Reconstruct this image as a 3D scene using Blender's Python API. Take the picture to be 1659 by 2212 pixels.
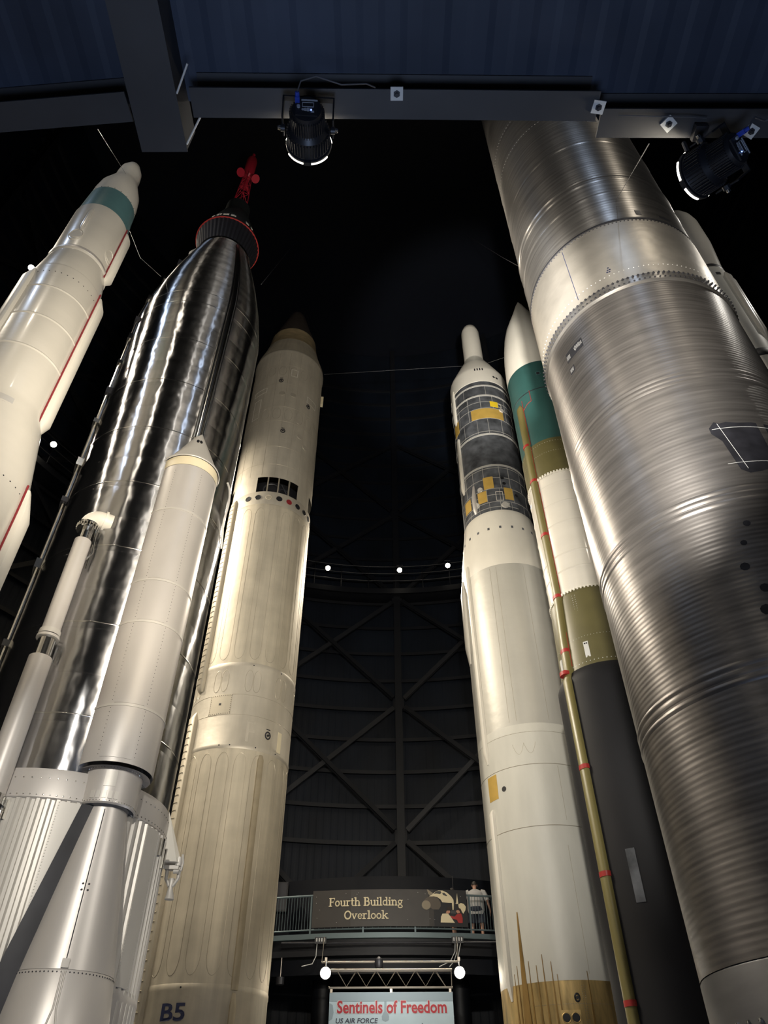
import bpy, bmesh, math, random
from mathutils import Vector, Matrix
random.seed(7)
PI = math.pi
sin, cos, rad = math.sin, math.cos, math.radians
scn = bpy.context.scene
for o in list(bpy.data.objects):
    bpy.data.objects.remove(o)
COL = scn.collection

# ------------------------------------------------------------------ camera, world, exposure
EYE = 1.6
cd = bpy.data.cameras.new('camera')
cd.sensor_fit = 'HORIZONTAL'; cd.sensor_width = 36.0; cd.lens = 1534.0/1659.0*36.0
cd.clip_start = 0.05; cd.clip_end = 300
cam = bpy.data.objects.new('camera', cd); COL.objects.link(cam)
cam.matrix_world = Matrix(((0.99999034, 0.00439621, 0.0, 0.0),
                           (0.00293941, -0.66861749, -0.74360071, 0.0),
                           (-0.00326902, 0.74359352, -0.66862395, EYE),
                           (0, 0, 0, 1)))
scn.camera = cam
w = bpy.data.worlds.new('world'); scn.world = w; w.use_nodes = True
w.node_tree.nodes['Background'].inputs[0].default_value = (0.02, 0.025, 0.04, 1)
w.node_tree.nodes['Background'].inputs[1].default_value = 0.2
vs = scn.view_settings
vs.view_transform = 'Standard'; vs.look = 'None'; vs.gamma = 1.0; vs.use_curve_mapping = False
vs.exposure = 0.0
scn.cycles.max_bounces = 4; scn.cycles.glossy_bounces = 3; scn.cycles.diffuse_bounces = 2
scn.cycles.use_adaptive_sampling = True; scn.cycles.adaptive_threshold = 0.04; scn.cycles.adaptive_min_samples = 16
scn.cycles.sample_clamp_indirect = 4.0

WARM = (1.0, 0.89, 0.72); NEUT = (1.0, 0.95, 0.86); COOL = (0.62, 0.76, 1.0)

def lamp_light(name, kind, loc, target, power, col, size=0.3, angle=60, blend=0.6, spread=180):
    l = bpy.data.lights.new(name, kind)
    l.energy = power; l.color = col
    if kind == 'SPOT':
        l.spot_size = rad(angle); l.spot_blend = blend; l.shadow_soft_size = size/2
    else:
        l.shape = 'DISK'; l.size = size; l.spread = rad(spread)
    o = bpy.data.objects.new(name, l); COL.objects.link(o)
    d = Vector(target)-Vector(loc)
    o.matrix_world = Matrix.Translation(loc) @ d.to_track_quat('-Z', 'Y').to_matrix().to_4x4()
    return o

# stage lamps along the near edge beam, plus unseen spots added to lift dim parts
BEAM_LIGHTS = [
    ((-0.55, 2.05, 6.85), (-4.3, 20.3, 17), 3600, WARM, 80),
    ((0.9, 2.05, 6.8), (4.2, 20, 16), 4200, NEUT, 80),
    ((2.0, 2.2, 6.8), (-4.8, 10.8, 14), 760, NEUT, 75),
    ((6.2, 2.1, 6.8), (-4.2, 9.8, 3.6), 1000, NEUT, 32),
    ((-2.9, 2.2, 6.8), (-4.4, 9.5, 3.6), 1100, NEUT, 46),
    ((3.4, 2.2, 6.8), (-6.0, 7.3, 16.5), 560, WARM, 60),
    ((-4.6, 2.2, 6.8), (4.5, 7.5, 18), 320, WARM, 45),
    ((0.8, 2.2, 6.8), (4.5, 7.5, 20), 420, WARM, 36),  # added for the highlight on the booster's upper casing
    ((1.6, 2.1, 6.8), (5.2, 14.9, 19), 1500, WARM, 50),
    ((1.3, 2.1, 6.8), (4.2, 20, 30), 24000, NEUT, 24),  # added spot that brightens the bottle-neck nose
    ((-0.2, 2.1, 6.8), (-4.8, 10.8, 24.5), 1500, NEUT, 30),
]
for i, (p, t, e, c, a) in enumerate(BEAM_LIGHTS):
    lamp_light('stage_and_fill_light', 'SPOT', p, t, e, c, 0.3, a)
# lamps on the high walkway behind and beside the viewer
for ang, e, c, tz in ((-150, 380, WARM, 8), (150, 260, WARM, 8), (-112, 2000, WARM, 10), (112, 600, NEUT, 10),
                      (180, 140, NEUT, 10), (-75, 9000, WARM, 8), (-132, 450, COOL, 10), (166, 300, COOL, 12)):
    p = (0.3+15.5*sin(rad(ang)), 13.5+15.5*cos(rad(ang)), 23.6)
    lamp_light('walkway_lamp_light', 'SPOT', p, (0.3+2*sin(rad(ang)), 13.5+2*cos(rad(ang)), tz), e, c, 0.4, 100)
# soft bluish fill lights added at floor level, no fixtures there
lamp_light('floor_fill_light', 'AREA', (0.0, 0.8, 0.05), (0.0, 0.3, 9), 140, (0.5, 0.66, 1.0), 1.2)
lamp_light('floor_fill_light', 'AREA', (0.0, 12.5, 0.05), (0.0, 14.5, 20), 70, (0.8, 0.86, 1.0), 3.0)

# ------------------------------------------------------------------ helpers
def link(o, parent=None):
    COL.objects.link(o)
    if parent is not None: o.parent = parent
    return o

class MB:
    def __init__(s): s.v = []; s.f = []; s.uv = []; s.hasuv = False
    def add(s, vs, fs, uvs=None):
        n = len(s.v); s.v += [tuple(v) for v in vs]
        for i, f in enumerate(fs):
            s.f.append([n+j for j in f])
            if uvs: s.uv.append(uvs[i]); s.hasuv = True
            else: s.uv.append([(0, 0)]*len(f))
        return s
    def box(s, c, sz, rot=None):
        hx, hy, hz = sz[0]/2, sz[1]/2, sz[2]/2
        P = [Vector((x*hx, y*hy, z*hz)) for x in (-1, 1) for y in (-1, 1) for z in (-1, 1)]
        if rot is not None: P = [rot @ p for p in P]
        P = [p+Vector(c) for p in P]
        return s.add(P, [(0, 1, 3, 2), (4, 6, 7, 5), (0, 4, 5, 1), (2, 3, 7, 6), (0, 2, 6, 4), (1, 5, 7, 3)])
    def beam(s, a, b, wd, h, up=(0, 0, 1)):
        a, b = Vector(a), Vector(b); d = (b-a); L = d.length; d.normalize()
        sd = d.cross(Vector(up)).normalized(); u = sd.cross(d)
        m = Matrix((sd, d, u)).transposed()
        return s.box((a+b)/2, (wd, L, h), m)
    def ibeam(s, a, b, wd, h, t=0.02, up=(0, 0, 1)):
        a, b = Vector(a), Vector(b); d = (b-a).normalized()
        sd = d.cross(Vector(up)).normalized(); u = sd.cross(d)
        s.beam(a+u*(h/2-t/2), b+u*(h/2-t/2), wd, t, up); s.beam(a-u*(h/2-t/2), b-u*(h/2-t/2), wd, t, up)
        return s.beam(a, b, t, h-t*1.5, up)
    def tube(s, pts, r, n=10, cap=True, rs=None):
        pts = [Vector(p) for p in pts]; N = len(pts); V = []; F = []
        prev = None
        for i, p in enumerate(pts):
            d = (pts[min(i+1, N-1)]-pts[max(i-1, 0)]).normalized()
            if prev is None:
                a = Vector((0, 0, 1)) if abs(d.z) < .9 else Vector((1, 0, 0)); u = d.cross(a).normalized()
            else: u = (prev-d*prev.dot(d)).normalized()
            prev = u; w_ = d.cross(u); rr = rs[i] if rs else r
            for k in range(n):
                a = 2*PI*k/n; V.append(p+(u*cos(a)+w_*sin(a))*rr)
        for i in range(N-1):
            for k in range(n):
                F.append((i*n+k, i*n+(k+1) % n, (i+1)*n+(k+1) % n, (i+1)*n+k))
        if cap: F.append(tuple(range(n))[::-1]); F.append(tuple((N-1)*n+k for k in range(n)))
        return s.add(V, F)
    def lathe(s, prof, seg=96, t0=-180, t1=180, c=(0, 0), cap=False):
        full = abs(t1-t0-360) < 1e-6
        n = seg if full else seg+1; V = []; F = []; U = []
        for r, z in prof:
            for k in range(n):
                t = rad(t0+(t1-t0)*k/seg); V.append((c[0]+r*sin(t), c[1]-r*cos(t), z))
        R0 = max(r for r, z in prof)
        for i in range(len(prof)-1):
            for k in range(seg):
                k2 = (k+1) % n
                ua, ub = rad(t0+(t1-t0)*k/seg)*R0, rad(t0+(t1-t0)*(k+1)/seg)*R0
                za, zb = prof[i][1], prof[i+1][1]
                F.append((i*n+k, i*n+k2, (i+1)*n+k2, (i+1)*n+k)); U.append([(ua, za), (ub, za), (ub, zb), (ua, zb)])
        s.add(V, F, U)
        if cap and full:
            m = len(s.v)-len(V)
            s.f.append([m+k for k in range(n)][::-1]); s.uv.append([(0, 0)]*n)
            s.f.append([m+(len(prof)-1)*n+k for k in range(n)]); s.uv.append([(0, 0)]*n)
        return s
    def panel(s, R, t0, t1, z0, z1, th=0.006, sink=0.02, c=(0, 0)):
        """curved slab on a surface of radius R (number or function of z); th stands proud of it"""
        Rf = R if callable(R) else (lambda z: R)
        n = max(1, int(abs(t1-t0)/4)); V = []; F = []
        for z in (z0, z1):
            for o in (-sink, th):
                for k in range(n+1):
                    t = rad(t0+(t1-t0)*k/n); r = Rf(z)+o; V.append((c[0]+r*sin(t), c[1]-r*cos(t), z))
        q = n+1
        for k in range(n):
            F += [(q+k, q+k+1, 3*q+k+1, 3*q+k), (2*q+k, 2*q+k+1, k+1, k)[::1], (k, k+1, q+k+1, q+k), (3*q+k, 3*q+k+1, 2*q+k+1, 2*q+k)]
        F += [(0, q, 3*q, 2*q), (q-1, 3*q-1, 4*q-1, 2*q-1)[::1]]
        return s.add(V, F)
    def frame(s, R, t0, t1, z0, z1, wd=0.02, th=0.004):
        Rf = R if callable(R) else (lambda z: R)
        dt = math.degrees(wd/Rf(z0))
        s.panel(R, t0, t1, z0, z0+wd, th); s.panel(R, t0, t1, z1-wd, z1, th)
        s.panel(R, t0, t0+dt, z0+wd, z1-wd, th); return s.panel(R, t1-dt, t1, z0+wd, z1-wd, th)
    def rivet(s, p, nrm, r, h=0.6, n=6):
        p = Vector(p); nrm = Vector(nrm).normalized()
        a = Vector((0, 0, 1)) if abs(nrm.z) < .9 else Vector((1, 0, 0)); u = nrm.cross(a).normalized(); v = nrm.cross(u)
        V = [p+(u*cos(2*PI*k/n)+v*sin(2*PI*k/n))*r for k in range(n)]
        V += [p+(u*cos(2*PI*k/n)+v*sin(2*PI*k/n))*r*.7+nrm*r*h*.8 for k in range(n)]+[p+nrm*r*h]
        F = [(k, (k+1) % n, n+(k+1) % n, n+k) for k in range(n)]+[(n+k, n+(k+1) % n, 2*n) for k in range(n)]
        return s.add(V, F)
    def ring_rivets(s, R, z, n, r, t0=-180, t1=180, h=.6):
        for k in range(n):
            t = rad(t0+(t1-t0)*(k+.5)/n); s.rivet((R*sin(t), -R*cos(t), z), (sin(t), -cos(t), 0), r, h)
        return s
    def col_rivets(s, R, t, z0, z1, n, r):
        t = rad(t)
        for k in range(n):
            z = z0+(z1-z0)*(k+.5)/n; s.rivet((R*sin(t), -R*cos(t), z), (sin(t), -cos(t), 0), r)
        return s
    def disc(s, R, t, z, r, th=.006, n=20):
        t = rad(t); p = Vector((R*sin(t), -R*cos(t), z)); nr = Vector((sin(t), -cos(t), 0)); u = Vector((cos(t), sin(t), 0))
        def P(k, rr, o):
            a = 2*PI*k/n; s_ = rr*cos(a); tt = t+s_/R; return ((R+o)*sin(tt), -(R+o)*cos(tt), z+rr*sin(a))
        V = [P(k, r, -.01) for k in range(n)]+[P(k, r, th) for k in range(n)]
        return s.add(V, [(k, (k+1) % n, n+(k+1) % n, n+k) for k in range(n)]+[tuple(n+k for k in range(n))])
    def hring(s, R, t, z, r, wr=.008, rz=None, n=24):
        rz = rz or r; t = rad(t); pts = []
        for k in range(n+1):
            a = 2*PI*k/n; tt = t+r*cos(a)/R; pts.append(((R+.002)*sin(tt), -(R+.002)*cos(tt), z+rz*sin(a)))
        return s.tube(pts, wr, 6, False)
    def loop(s, R, t0, t1, z0, z1, wr=.006, rnd=None):
        """stadium shaped raised bead on a cylinder"""
        hw = rad(t1-t0)/2*R; tc = rad((t0+t1)/2); rz = rnd or hw; pts = []
        for k in range(13): a = PI*k/12; pts.append((hw*cos(a), z1-rz+rz*sin(a)))
        for k in range(13): a = PI+PI*k/12; pts.append((hw*cos(a), z0+rz+rz*sin(a)))
        pts.append(pts[0]); V = []
        for q, z in pts: tt = tc+q/R; V.append(((R)*sin(tt), -(R)*cos(tt), z))
        return s.tube(V, wr, 5, False)
    def raceway(s, st, wd, h, n=8, flat=.55):
        """half round duct along stations (theta, R, z[, scale])"""
        V = []; F = []
        for q in st:
            t, R, z = q[:3]; k = q[3] if len(q) > 3 else 1.0; t = rad(t)
            for i in range(n+1):
                a = PI*i/n; x = -wd*cos(a)*1.0; hh = h*(sin(a)**flat)*k
                tt = t+x*(0.35+.65*k)/R; rr = R+hh-(0.02 if i in (0, n) else 0); V.append((rr*sin(tt), -rr*cos(tt), z))
        m = n+1
        for j in range(len(st)-1):
            for i in range(n): F.append((j*m+i, j*m+i+1, (j+1)*m+i+1, (j+1)*m+i))
        F.append(tuple(range(m))[::-1]); F.append(tuple((len(st)-1)*m+i for i in range(m)))
        return s.add(V, F)
    def build(s, name, mat, parent=None, smooth=True, ang=35, loc=None):
        me = bpy.data.meshes.new(name)
        me.from_pydata(s.v, [], s.f); me.update()
        bm = bmesh.new(); bm.from_mesh(me)
        if s.hasuv:
            ul = bm.loops.layers.uv.new('UVMap')
            for f, uv in zip(bm.faces, s.uv):
                for l, c in zip(f.loops, uv): l[ul].uv = c
        bmesh.ops.recalc_face_normals(bm, faces=bm.faces)
        bm.to_mesh(me); bm.free()
        if smooth:
            for p in me.polygons: p.use_smooth = True
            me.set_sharp_from_angle(angle=rad(ang))
        me.materials.append(mat)
        o = bpy.data.objects.new(name, me)
        if loc is not None: o.location = loc
        return link(o, parent)

def tag(o, label, cat, group=None):
    o['label'] = label; o['category'] = cat
    if group: o['group'] = group
    return o
def thing(name, label, cat, loc=(0, 0, 0), group=None):
    o = bpy.data.objects.new(name, None); o.empty_display_size = .3; o.location = loc; COL.objects.link(o)
    return tag(o, label, cat, group)
def struct(o, label=None, cat=None):
    o['kind'] = 'structure'
    if label: o['label'] = label; o['category'] = cat
    return o
def copy_tree(o, parent=None):
    c = o.copy(); COL.objects.link(c); c.parent = parent
    for ch in list(o.children): copy_tree(ch, c)
    return c
def lab(o, s): o['label'] = s; return o

# ------------------------------------------------------------------ materials
def mat(name, col, metal=0.0, rough=0.5, var=0.0, sc=(3, 3, 3), bump=0.0, bsc=(40, 40, 40), coat=0.0, emit=None, es=0.0, rvar=0.0, spec=.5, detail=4):
    m = bpy.data.materials.new(name); m.use_nodes = True
    nt = m.node_tree; b = nt.nodes['Principled BSDF']
    b.inputs['Base Color'].default_value = (*col, 1); b.inputs['Metallic'].default_value = metal
    b.inputs['Roughness'].default_value = rough; b.inputs['Coat Weight'].default_value = coat
    b.inputs['Coat Roughness'].default_value = 0.08; b.inputs['Specular IOR Level'].default_value = spec
    N = nt.nodes.new; L = nt.links.new
    if emit: b.inputs['Emission Color'].default_value = (*emit, 1); b.inputs['Emission Strength'].default_value = es
    if var or bump or rvar:
        tc = N('ShaderNodeTexCoord')
    if var or rvar:
        mp = N('ShaderNodeMapping'); mp.inputs['Scale'].default_value = sc; L(tc.outputs['Object'], mp.inputs[0])
        no = N('ShaderNodeTexNoise'); no.inputs['Detail'].default_value = detail; no.inputs['Scale'].default_value = 1; L(mp.outputs[0], no.inputs[0])
        if var:
            mr = N('ShaderNodeMapRange'); mr.inputs[1].default_value = .3; mr.inputs[2].default_value = .7
            mr.inputs[3].default_value = 1-var; mr.inputs[4].default_value = 1+var; L(no.outputs[0], mr.inputs[0])
            mx = N('ShaderNodeVectorMath'); mx.operation = 'SCALE'; mx.inputs[0].default_value = col; L(mr.outputs[0], mx.inputs['Scale'])
            L(mx.outputs[0], b.inputs['Base Color'])
        if rvar:
            m2 = N('ShaderNodeMapRange'); m2.inputs[1].default_value = .3; m2.inputs[2].default_value = .7
            m2.inputs[3].default_value = max(.02, rough-rvar); m2.inputs[4].default_value = rough+rvar; L(no.outputs[0], m2.inputs[0])
            L(m2.outputs[0], b.inputs['Roughness'])
    if bump:
        m3 = N('ShaderNodeMapping'); m3.inputs['Scale'].default_value = bsc; L(tc.outputs['Object'], m3.inputs[0])
        n3 = N('ShaderNodeTexNoise'); n3.inputs['Scale'].default_value = 1; n3.inputs['Detail'].default_value = 3; L(m3.outputs[0], n3.inputs[0])
        bp = N('ShaderNodeBump'); bp.inputs['Strength'].default_value = 1.0; bp.inputs['Distance'].default_value = bump
        L(n3.outputs[0], bp.inputs['Height']); L(bp.outputs[0], b.inputs['Normal'])
    return m

def nm(nt, op, a, b=None, c=None):
    n = nt.nodes.new('ShaderNodeMath'); n.operation = op
    for i, v in enumerate((a, b, c)):
        if v is None: continue
        if isinstance(v, (int, float)): n.inputs[i].default_value = v
        else: nt.links.new(v, n.inputs[i])
    return n.outputs[0]
def noise(nt, vec, sc, detail=3):
    mp = nt.nodes.new('ShaderNodeMapping'); mp.inputs['Scale'].default_value = sc; nt.links.new(vec, mp.inputs[0])
    n = nt.nodes.new('ShaderNodeTexNoise'); n.inputs['Scale'].default_value = 1; n.inputs['Detail'].default_value = detail
    nt.links.new(mp.outputs[0], n.inputs[0]); return n.outputs[0]
def uvnode(nt):
    tc = nt.nodes.new('ShaderNodeTexCoord'); sp = nt.nodes.new('ShaderNodeSeparateXYZ'); nt.links.new(tc.outputs['UV'], sp.inputs[0])
    return tc.outputs['UV'], sp.outputs[0], sp.outputs[1]

ANI = 0.25
def mat_polished():
    m = mat('polished_steel', (.52, .52, .53), 1.0, .13); nt = m.node_tree; b = nt.nodes['Principled BSDF']
    uv, u, v = uvnode(nt)
    b.inputs['Anisotropic'].default_value = 1.0; b.inputs['Anisotropic Rotation'].default_value = ANI
    tg = nt.nodes.new('ShaderNodeTangent'); tg.direction_type = 'UV_MAP'; tg.uv_map = 'UVMap'; nt.links.new(tg.outputs[0], b.inputs['Tangent'])
    n1 = noise(nt, uv, (.9, 6.0, 1), 3)            # many small waves up the skin draw the lamps out into tall streaks
    n2 = noise(nt, uv, (2.6, 1.6, 1), 2)
    fr = nm(nt, 'FRACT', nm(nt, 'DIVIDE', v, .76))
    bul = nm(nt, 'MULTIPLY', nm(nt, 'MULTIPLY', fr, nm(nt, 'SUBTRACT', 1.0, fr)), .035)
    seam = nm(nt, 'MULTIPLY', nm(nt, 'LESS_THAN', fr, .02), -.004)
    h = nm(nt, 'ADD', nm(nt, 'ADD', nm(nt, 'MULTIPLY', n1, .0018), nm(nt, 'MULTIPLY', n2, .013)), nm(nt, 'ADD', bul, seam))
    bp = nt.nodes.new('ShaderNodeBump'); bp.inputs['Distance'].default_value = 1.0; nt.links.new(h, bp.inputs['Height'])
    nt.links.new(bp.outputs[0], b.inputs['Normal'])
    mr = nt.nodes.new('ShaderNodeMapRange'); mr.inputs[3].default_value = .18; mr.inputs[4].default_value = .30
    nt.links.new(noise(nt, uv, (2, 5, 1), 4), mr.inputs[0]); nt.links.new(mr.outputs[0], b.inputs['Roughness'])
    return m
def mat_wound(name, col, amp, rough, pitch=.06):
    """metal casing with fine wound ridges round it"""
    m = mat(name, col, .8, rough); nt = m.node_tree; b = nt.nodes['Principled BSDF']
    b.inputs['Anisotropic'].default_value = .5; b.inputs['Anisotropic Rotation'].default_value = .25
    tg = nt.nodes.new('ShaderNodeTangent'); tg.direction_type = 'UV_MAP'; tg.uv_map = 'UVMap'; nt.links.new(tg.outputs[0], b.inputs['Tangent'])
    uv, u, v = uvnode(nt)
    wob = nm(nt, 'MULTIPLY', noise(nt, uv, (.7, 1.5, 1), 2), .03)
    s = nm(nt, 'SINE', nm(nt, 'MULTIPLY', nm(nt, 'ADD', v, wob), 2*PI/pitch))
    k = nm(nt, 'MULTIPLY', noise(nt, uv, (.5, 1.1, 1), 3), 2*amp)
    h = nm(nt, 'ADD', nm(nt, 'MULTIPLY', s, k), nm(nt, 'MULTIPLY', noise(nt, uv, (1.5, 45, 1), 3), amp*1.2))
    bp = nt.nodes.new('ShaderNodeBump'); bp.inputs['Distance'].default_value = 1.0; nt.links.new(h, bp.inputs['Height'])
    nt.links.new(bp.outputs[0], b.inputs['Normal'])
    mr = nt.nodes.new('ShaderNodeMapRange'); mr.inputs[1].default_value = .3; mr.inputs[2].default_value = .7
    mr.inputs[3].default_value = .70; mr.inputs[4].default_value = 1.25
    nt.links.new(noise(nt, uv, (.9, 14, 1), 5), mr.inputs[0])
    mx = nt.nodes.new('ShaderNodeVectorMath'); mx.operation = 'SCALE'; mx.inputs[0].default_value = col; nt.links.new(mr.outputs[0], mx.inputs['Scale'])
    nt.links.new(mx.outputs[0], b.inputs['Base Color'])
    return m
def mat_tank(name, col, metal, rough, sc=(5, .35), var=.16, pl=.0):
    """bare metal tank skin: streaks that run up and down, blotches, faint vertical weld lines"""
    m = mat(name, col, metal, rough); nt = m.node_tree; b = nt.nodes['Principled BSDF']
    uv, u, v = uvnode(nt)
    a = noise(nt, uv, (sc[0], sc[1], 1), 5); c = noise(nt, uv, (1.1, 1.6, 1), 4)
    q = nm(nt, 'ADD', nm(nt, 'MULTIPLY', nm(nt, 'SUBTRACT', a, .5), var*3), nm(nt, 'MULTIPLY', nm(nt, 'SUBTRACT', c, .5), var*2))
    q = nm(nt, 'ADD', q, 1.0)
    mx = nt.nodes.new('ShaderNodeVectorMath'); mx.operation = 'SCALE'; mx.inputs[0].default_value = col; nt.links.new(q, mx.inputs['Scale'])
    nt.links.new(mx.outputs[0], b.inputs['Base Color'])
    h = nm(nt, 'MULTIPLY', noise(nt, uv, (3, 4, 1), 2), .006)
    bp = nt.nodes.new('ShaderNodeBump'); bp.inputs['Distance'].default_value = 1.0; nt.links.new(h, bp.inputs['Height'])
    nt.links.new(bp.outputs[0], b.inputs['Normal'])
    return m
def mat_corr(name, col, pitch, amp, rough=.6, metal=0.0, axis='ANG'):
    m = mat(name, col, metal, rough, spec=.25); nt = m.node_tree; b = nt.nodes['Principled BSDF']
    uv, u, v = uvnode(nt)
    tc = nt.nodes.new('ShaderNodeTexCoord')
    if axis == 'X':
        sp = nt.nodes.new('ShaderNodeSeparateXYZ'); nt.links.new(tc.outputs['Object'], sp.inputs[0]); u = sp.outputs[0]
    s = nm(nt, 'SINE', nm(nt, 'MULTIPLY', u, 2*PI/pitch))
    s = nm(nt, 'MINIMUM', nm(nt, 'MAXIMUM', nm(nt, 'MULTIPLY', s, 2.0), -1.0), 1.0)
    h = nm(nt, 'MULTIPLY', s, amp)
    bp = nt.nodes.new('ShaderNodeBump'); bp.inputs['Distance'].default_value = 1.0; nt.links.new(h, bp.inputs['Height'])
    nt.links.new(bp.outputs[0], b.inputs['Normal'])
    n = noise(nt, tc.outputs['Object'], (.6, .6, .35), 4)
    mr = nt.nodes.new('ShaderNodeMapRange'); mr.inputs[1].default_value = .3; mr.inputs[2].default_value = .7; mr.inputs[3].default_value = .65; mr.inputs[4].default_value = 1.4
    nt.links.new(n, mr.inputs[0])
    mx = nt.nodes.new('ShaderNodeVectorMath'); mx.operation = 'SCALE'; mx.inputs[0].default_value = col; nt.links.new(mr.outputs[0], mx.inputs['Scale'])
    nt.links.new(mx.outputs[0], b.inputs['Base Color'])
    return m

STEEL = mat_polished()
CHROME = mat('bright_metal', (.62, .61, .58), 1.0, .18, .1, (4, 4, 4))
TANK = mat_tank('bare_tank_metal', (.54, .48, .37), .32, .54, (5, .3), .22)
TANK2 = mat_tank('bare_upper_metal', (.54, .49, .40), .4, .5, (4, .6), .14)
SEAM = mat('seam_metal', (.45, .40, .31), .6, .45)
TAN = mat('tan_band', (.55, .43, .25), .3, .5, .2, (3, 3, 8))
NOSEBLK = mat('dark_nose', (.07, .055, .047), .0, .5, .2)
SILVER = mat('silver_paint', (.60, .565, .53), .35, .40, .05, (2, 2, 1))
SILVER2 = mat('silver_paint_pale', (.64, .61, .56), .3, .42, .05, (2, 2, 1))
CREAM = mat('cream_paint', (.75, .66, .46), 0, .45)
WHITE = mat('gloss_white_paint', (.72, .68, .60), 0, .28, .04, (1.2, 1.2, 2), .0015, (3, 3, 16), coat=.5)
WHITE2 = mat('matt_white_paint', (.78, .74, .65), 0, .45, .04, (2, 2, 1))
OFFWHITE = mat('grey_white_paint', (.68, .66, .585), 0, .42, .05, (3, 3, .8))
GREYP = mat_tank('satin_grey_tank', (.60, .58, .52), .25, .42, (4, .2), .06)
SLATE = mat('slate_panel', (.12, .127, .14), .35, .38, .55, (2.5, 2.5, 2.5))
SLATELN = mat('pale_panel_line', (.46, .45, .42), .2, .45)
GOLD = mat('ochre_patch', (.60, .39, .09), .2, .5, .1)
YELLOW = mat('yellow_patch', (.85, .60, .03), 0, .5)
BRASS = mat('weathered_gold', (.60, .42, .17), .45, .42, .4, (6, 6, 1.2))
STREAK = mat('brown_streak', (.30, .18, .05), .2, .5, .3, (8, 8, 1))
TEAL = mat('teal_paint', (.028, .085, .078), 0, .4, .06, (2, 2, 2))
TEALB = mat('blue_teal_paint', (.10, .21, .22), 0, .33, .05, coat=.3)
OLIVE = mat('olive_paint', (.115, .10, .038), 0, .42, .1, (2, 2, 2))
OLIVE2 = mat('olive_duct_paint', (.17, .145, .05), 0, .38, .1, (3, 3, 1))
BLACKR = mat('rubber_black', (.008, .008, .010), 0, .6, .2, (2, 2, 1), spec=.25)
RED = mat('red_paint', (.36, .025, .022), 0, .45)
DKRED = mat('dark_red_paint', (.23, .02, .025), 0, .4)
TOWERRED = mat('tower_red', (.55, .025, .05), 0, .4)
BLACK = mat('black_paint', (.012, .012, .014), 0, .45)
CHAR = mat('charcoal_metal', (.03, .03, .035), .3, .45, .2)
NAVY = mat('navy_lettering', (.015, .02, .06), 0, .5)
WOUND = mat_wound('wound_casing', (.22, .205, .195), .0006, .38)
WOUNDUP = mat_wound('smooth_casing', (.31, .295, .28), .0003, .32, .09)
BANDM = mat_tank('brushed_band', (.56, .52, .46), .75, .40, (2, 2), .18)
DKCASE = mat('dark_casing', (.12, .12, .125), .5, .42, .15, (2, 2, 8))
DARKPATCH = mat('burnt_patch', (.02, .02, .025), .2, .4, .4, (5, 5, 5))
WALLM = mat_corr('dark_wall_cladding', (.0034, .0058, .0112), .30, .003, .55)
DECKM = mat_corr('dark_roof_deck', (.040, .051, .078), .30, .004, .55, axis='X')
STEELDK = mat('dark_painted_steel', (.005, .0058, .0085), 0, .5, .2, (1, 1, 1), spec=.35)
BEAMM = mat('grey_painted_beam', (.034, .034, .037), 0, .55, .15, (2, 2, 2))
PANELDK = mat('navy_panel', (.0030, .0042, .0082), 0, .5, .1, spec=.25)
FLOORM = mat('polished_concrete', (.12, .12, .12), 0, .35, .2, (.5, .5, .5))
RAILM = mat('grey_green_rail', (.12, .16, .17), .3, .45)
WIRE = mat('grey_wire', (.13, .13, .14), .4, .4)
LAMPBLK = mat('lamp_black', (.012, .013, .017), .2, .42)
LAMPPANEL = mat('panel_grey', (.34, .36, .40), .1, .4)
PLUGBLUE = mat('blue_plug', (.02, .05, .35), 0, .4)
LED = mat('blue_led', (.1, .2, 1), 0, .3, emit=(.15, .3, 1.0), es=8)
GLOW = mat('lamp_glass', (1, .95, .85), 0, .3, emit=(1.0, .93, .80), es=9)
GLOWHOT = mat('lit_lamp_glass', (1, .95, .85), 0, .3, emit=(1.0, .90, .72), es=40)
PLATE = mat('white_plate', (.6, .6, .58), 0, .45)
TRUSSM = mat('truss_steel', (.50, .45, .38), .7, .35)
SIGNBR = mat('sign_brown', (.035, .030, .026), 0, .5, .2, (1.5, 1.5, 1.5))
SIGNDK = mat('sign_black', (.010, .010, .012), 0, .5)
SIGNCR = mat('sign_cream', (.72, .62, .40), 0, .55)
BANNER = mat('banner_sky', (.48, .60, .66), 0, .6, .10, (.8, .8, .8), detail=5)
BANNERG = mat('banner_pale_grey', (.30, .38, .43), 0, .6)
SKIN = mat('skin', (.50, .28, .20), 0, .5)
SHIRT = mat('grey_shirt', (.40, .39, .38), 0, .8, .06, (6, 6, 6))
HAIR = mat('dark_hair', (.02, .015, .012), 0, .6)
DENIM = mat('dark_shorts', (.02, .024, .04), 0, .8)

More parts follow.
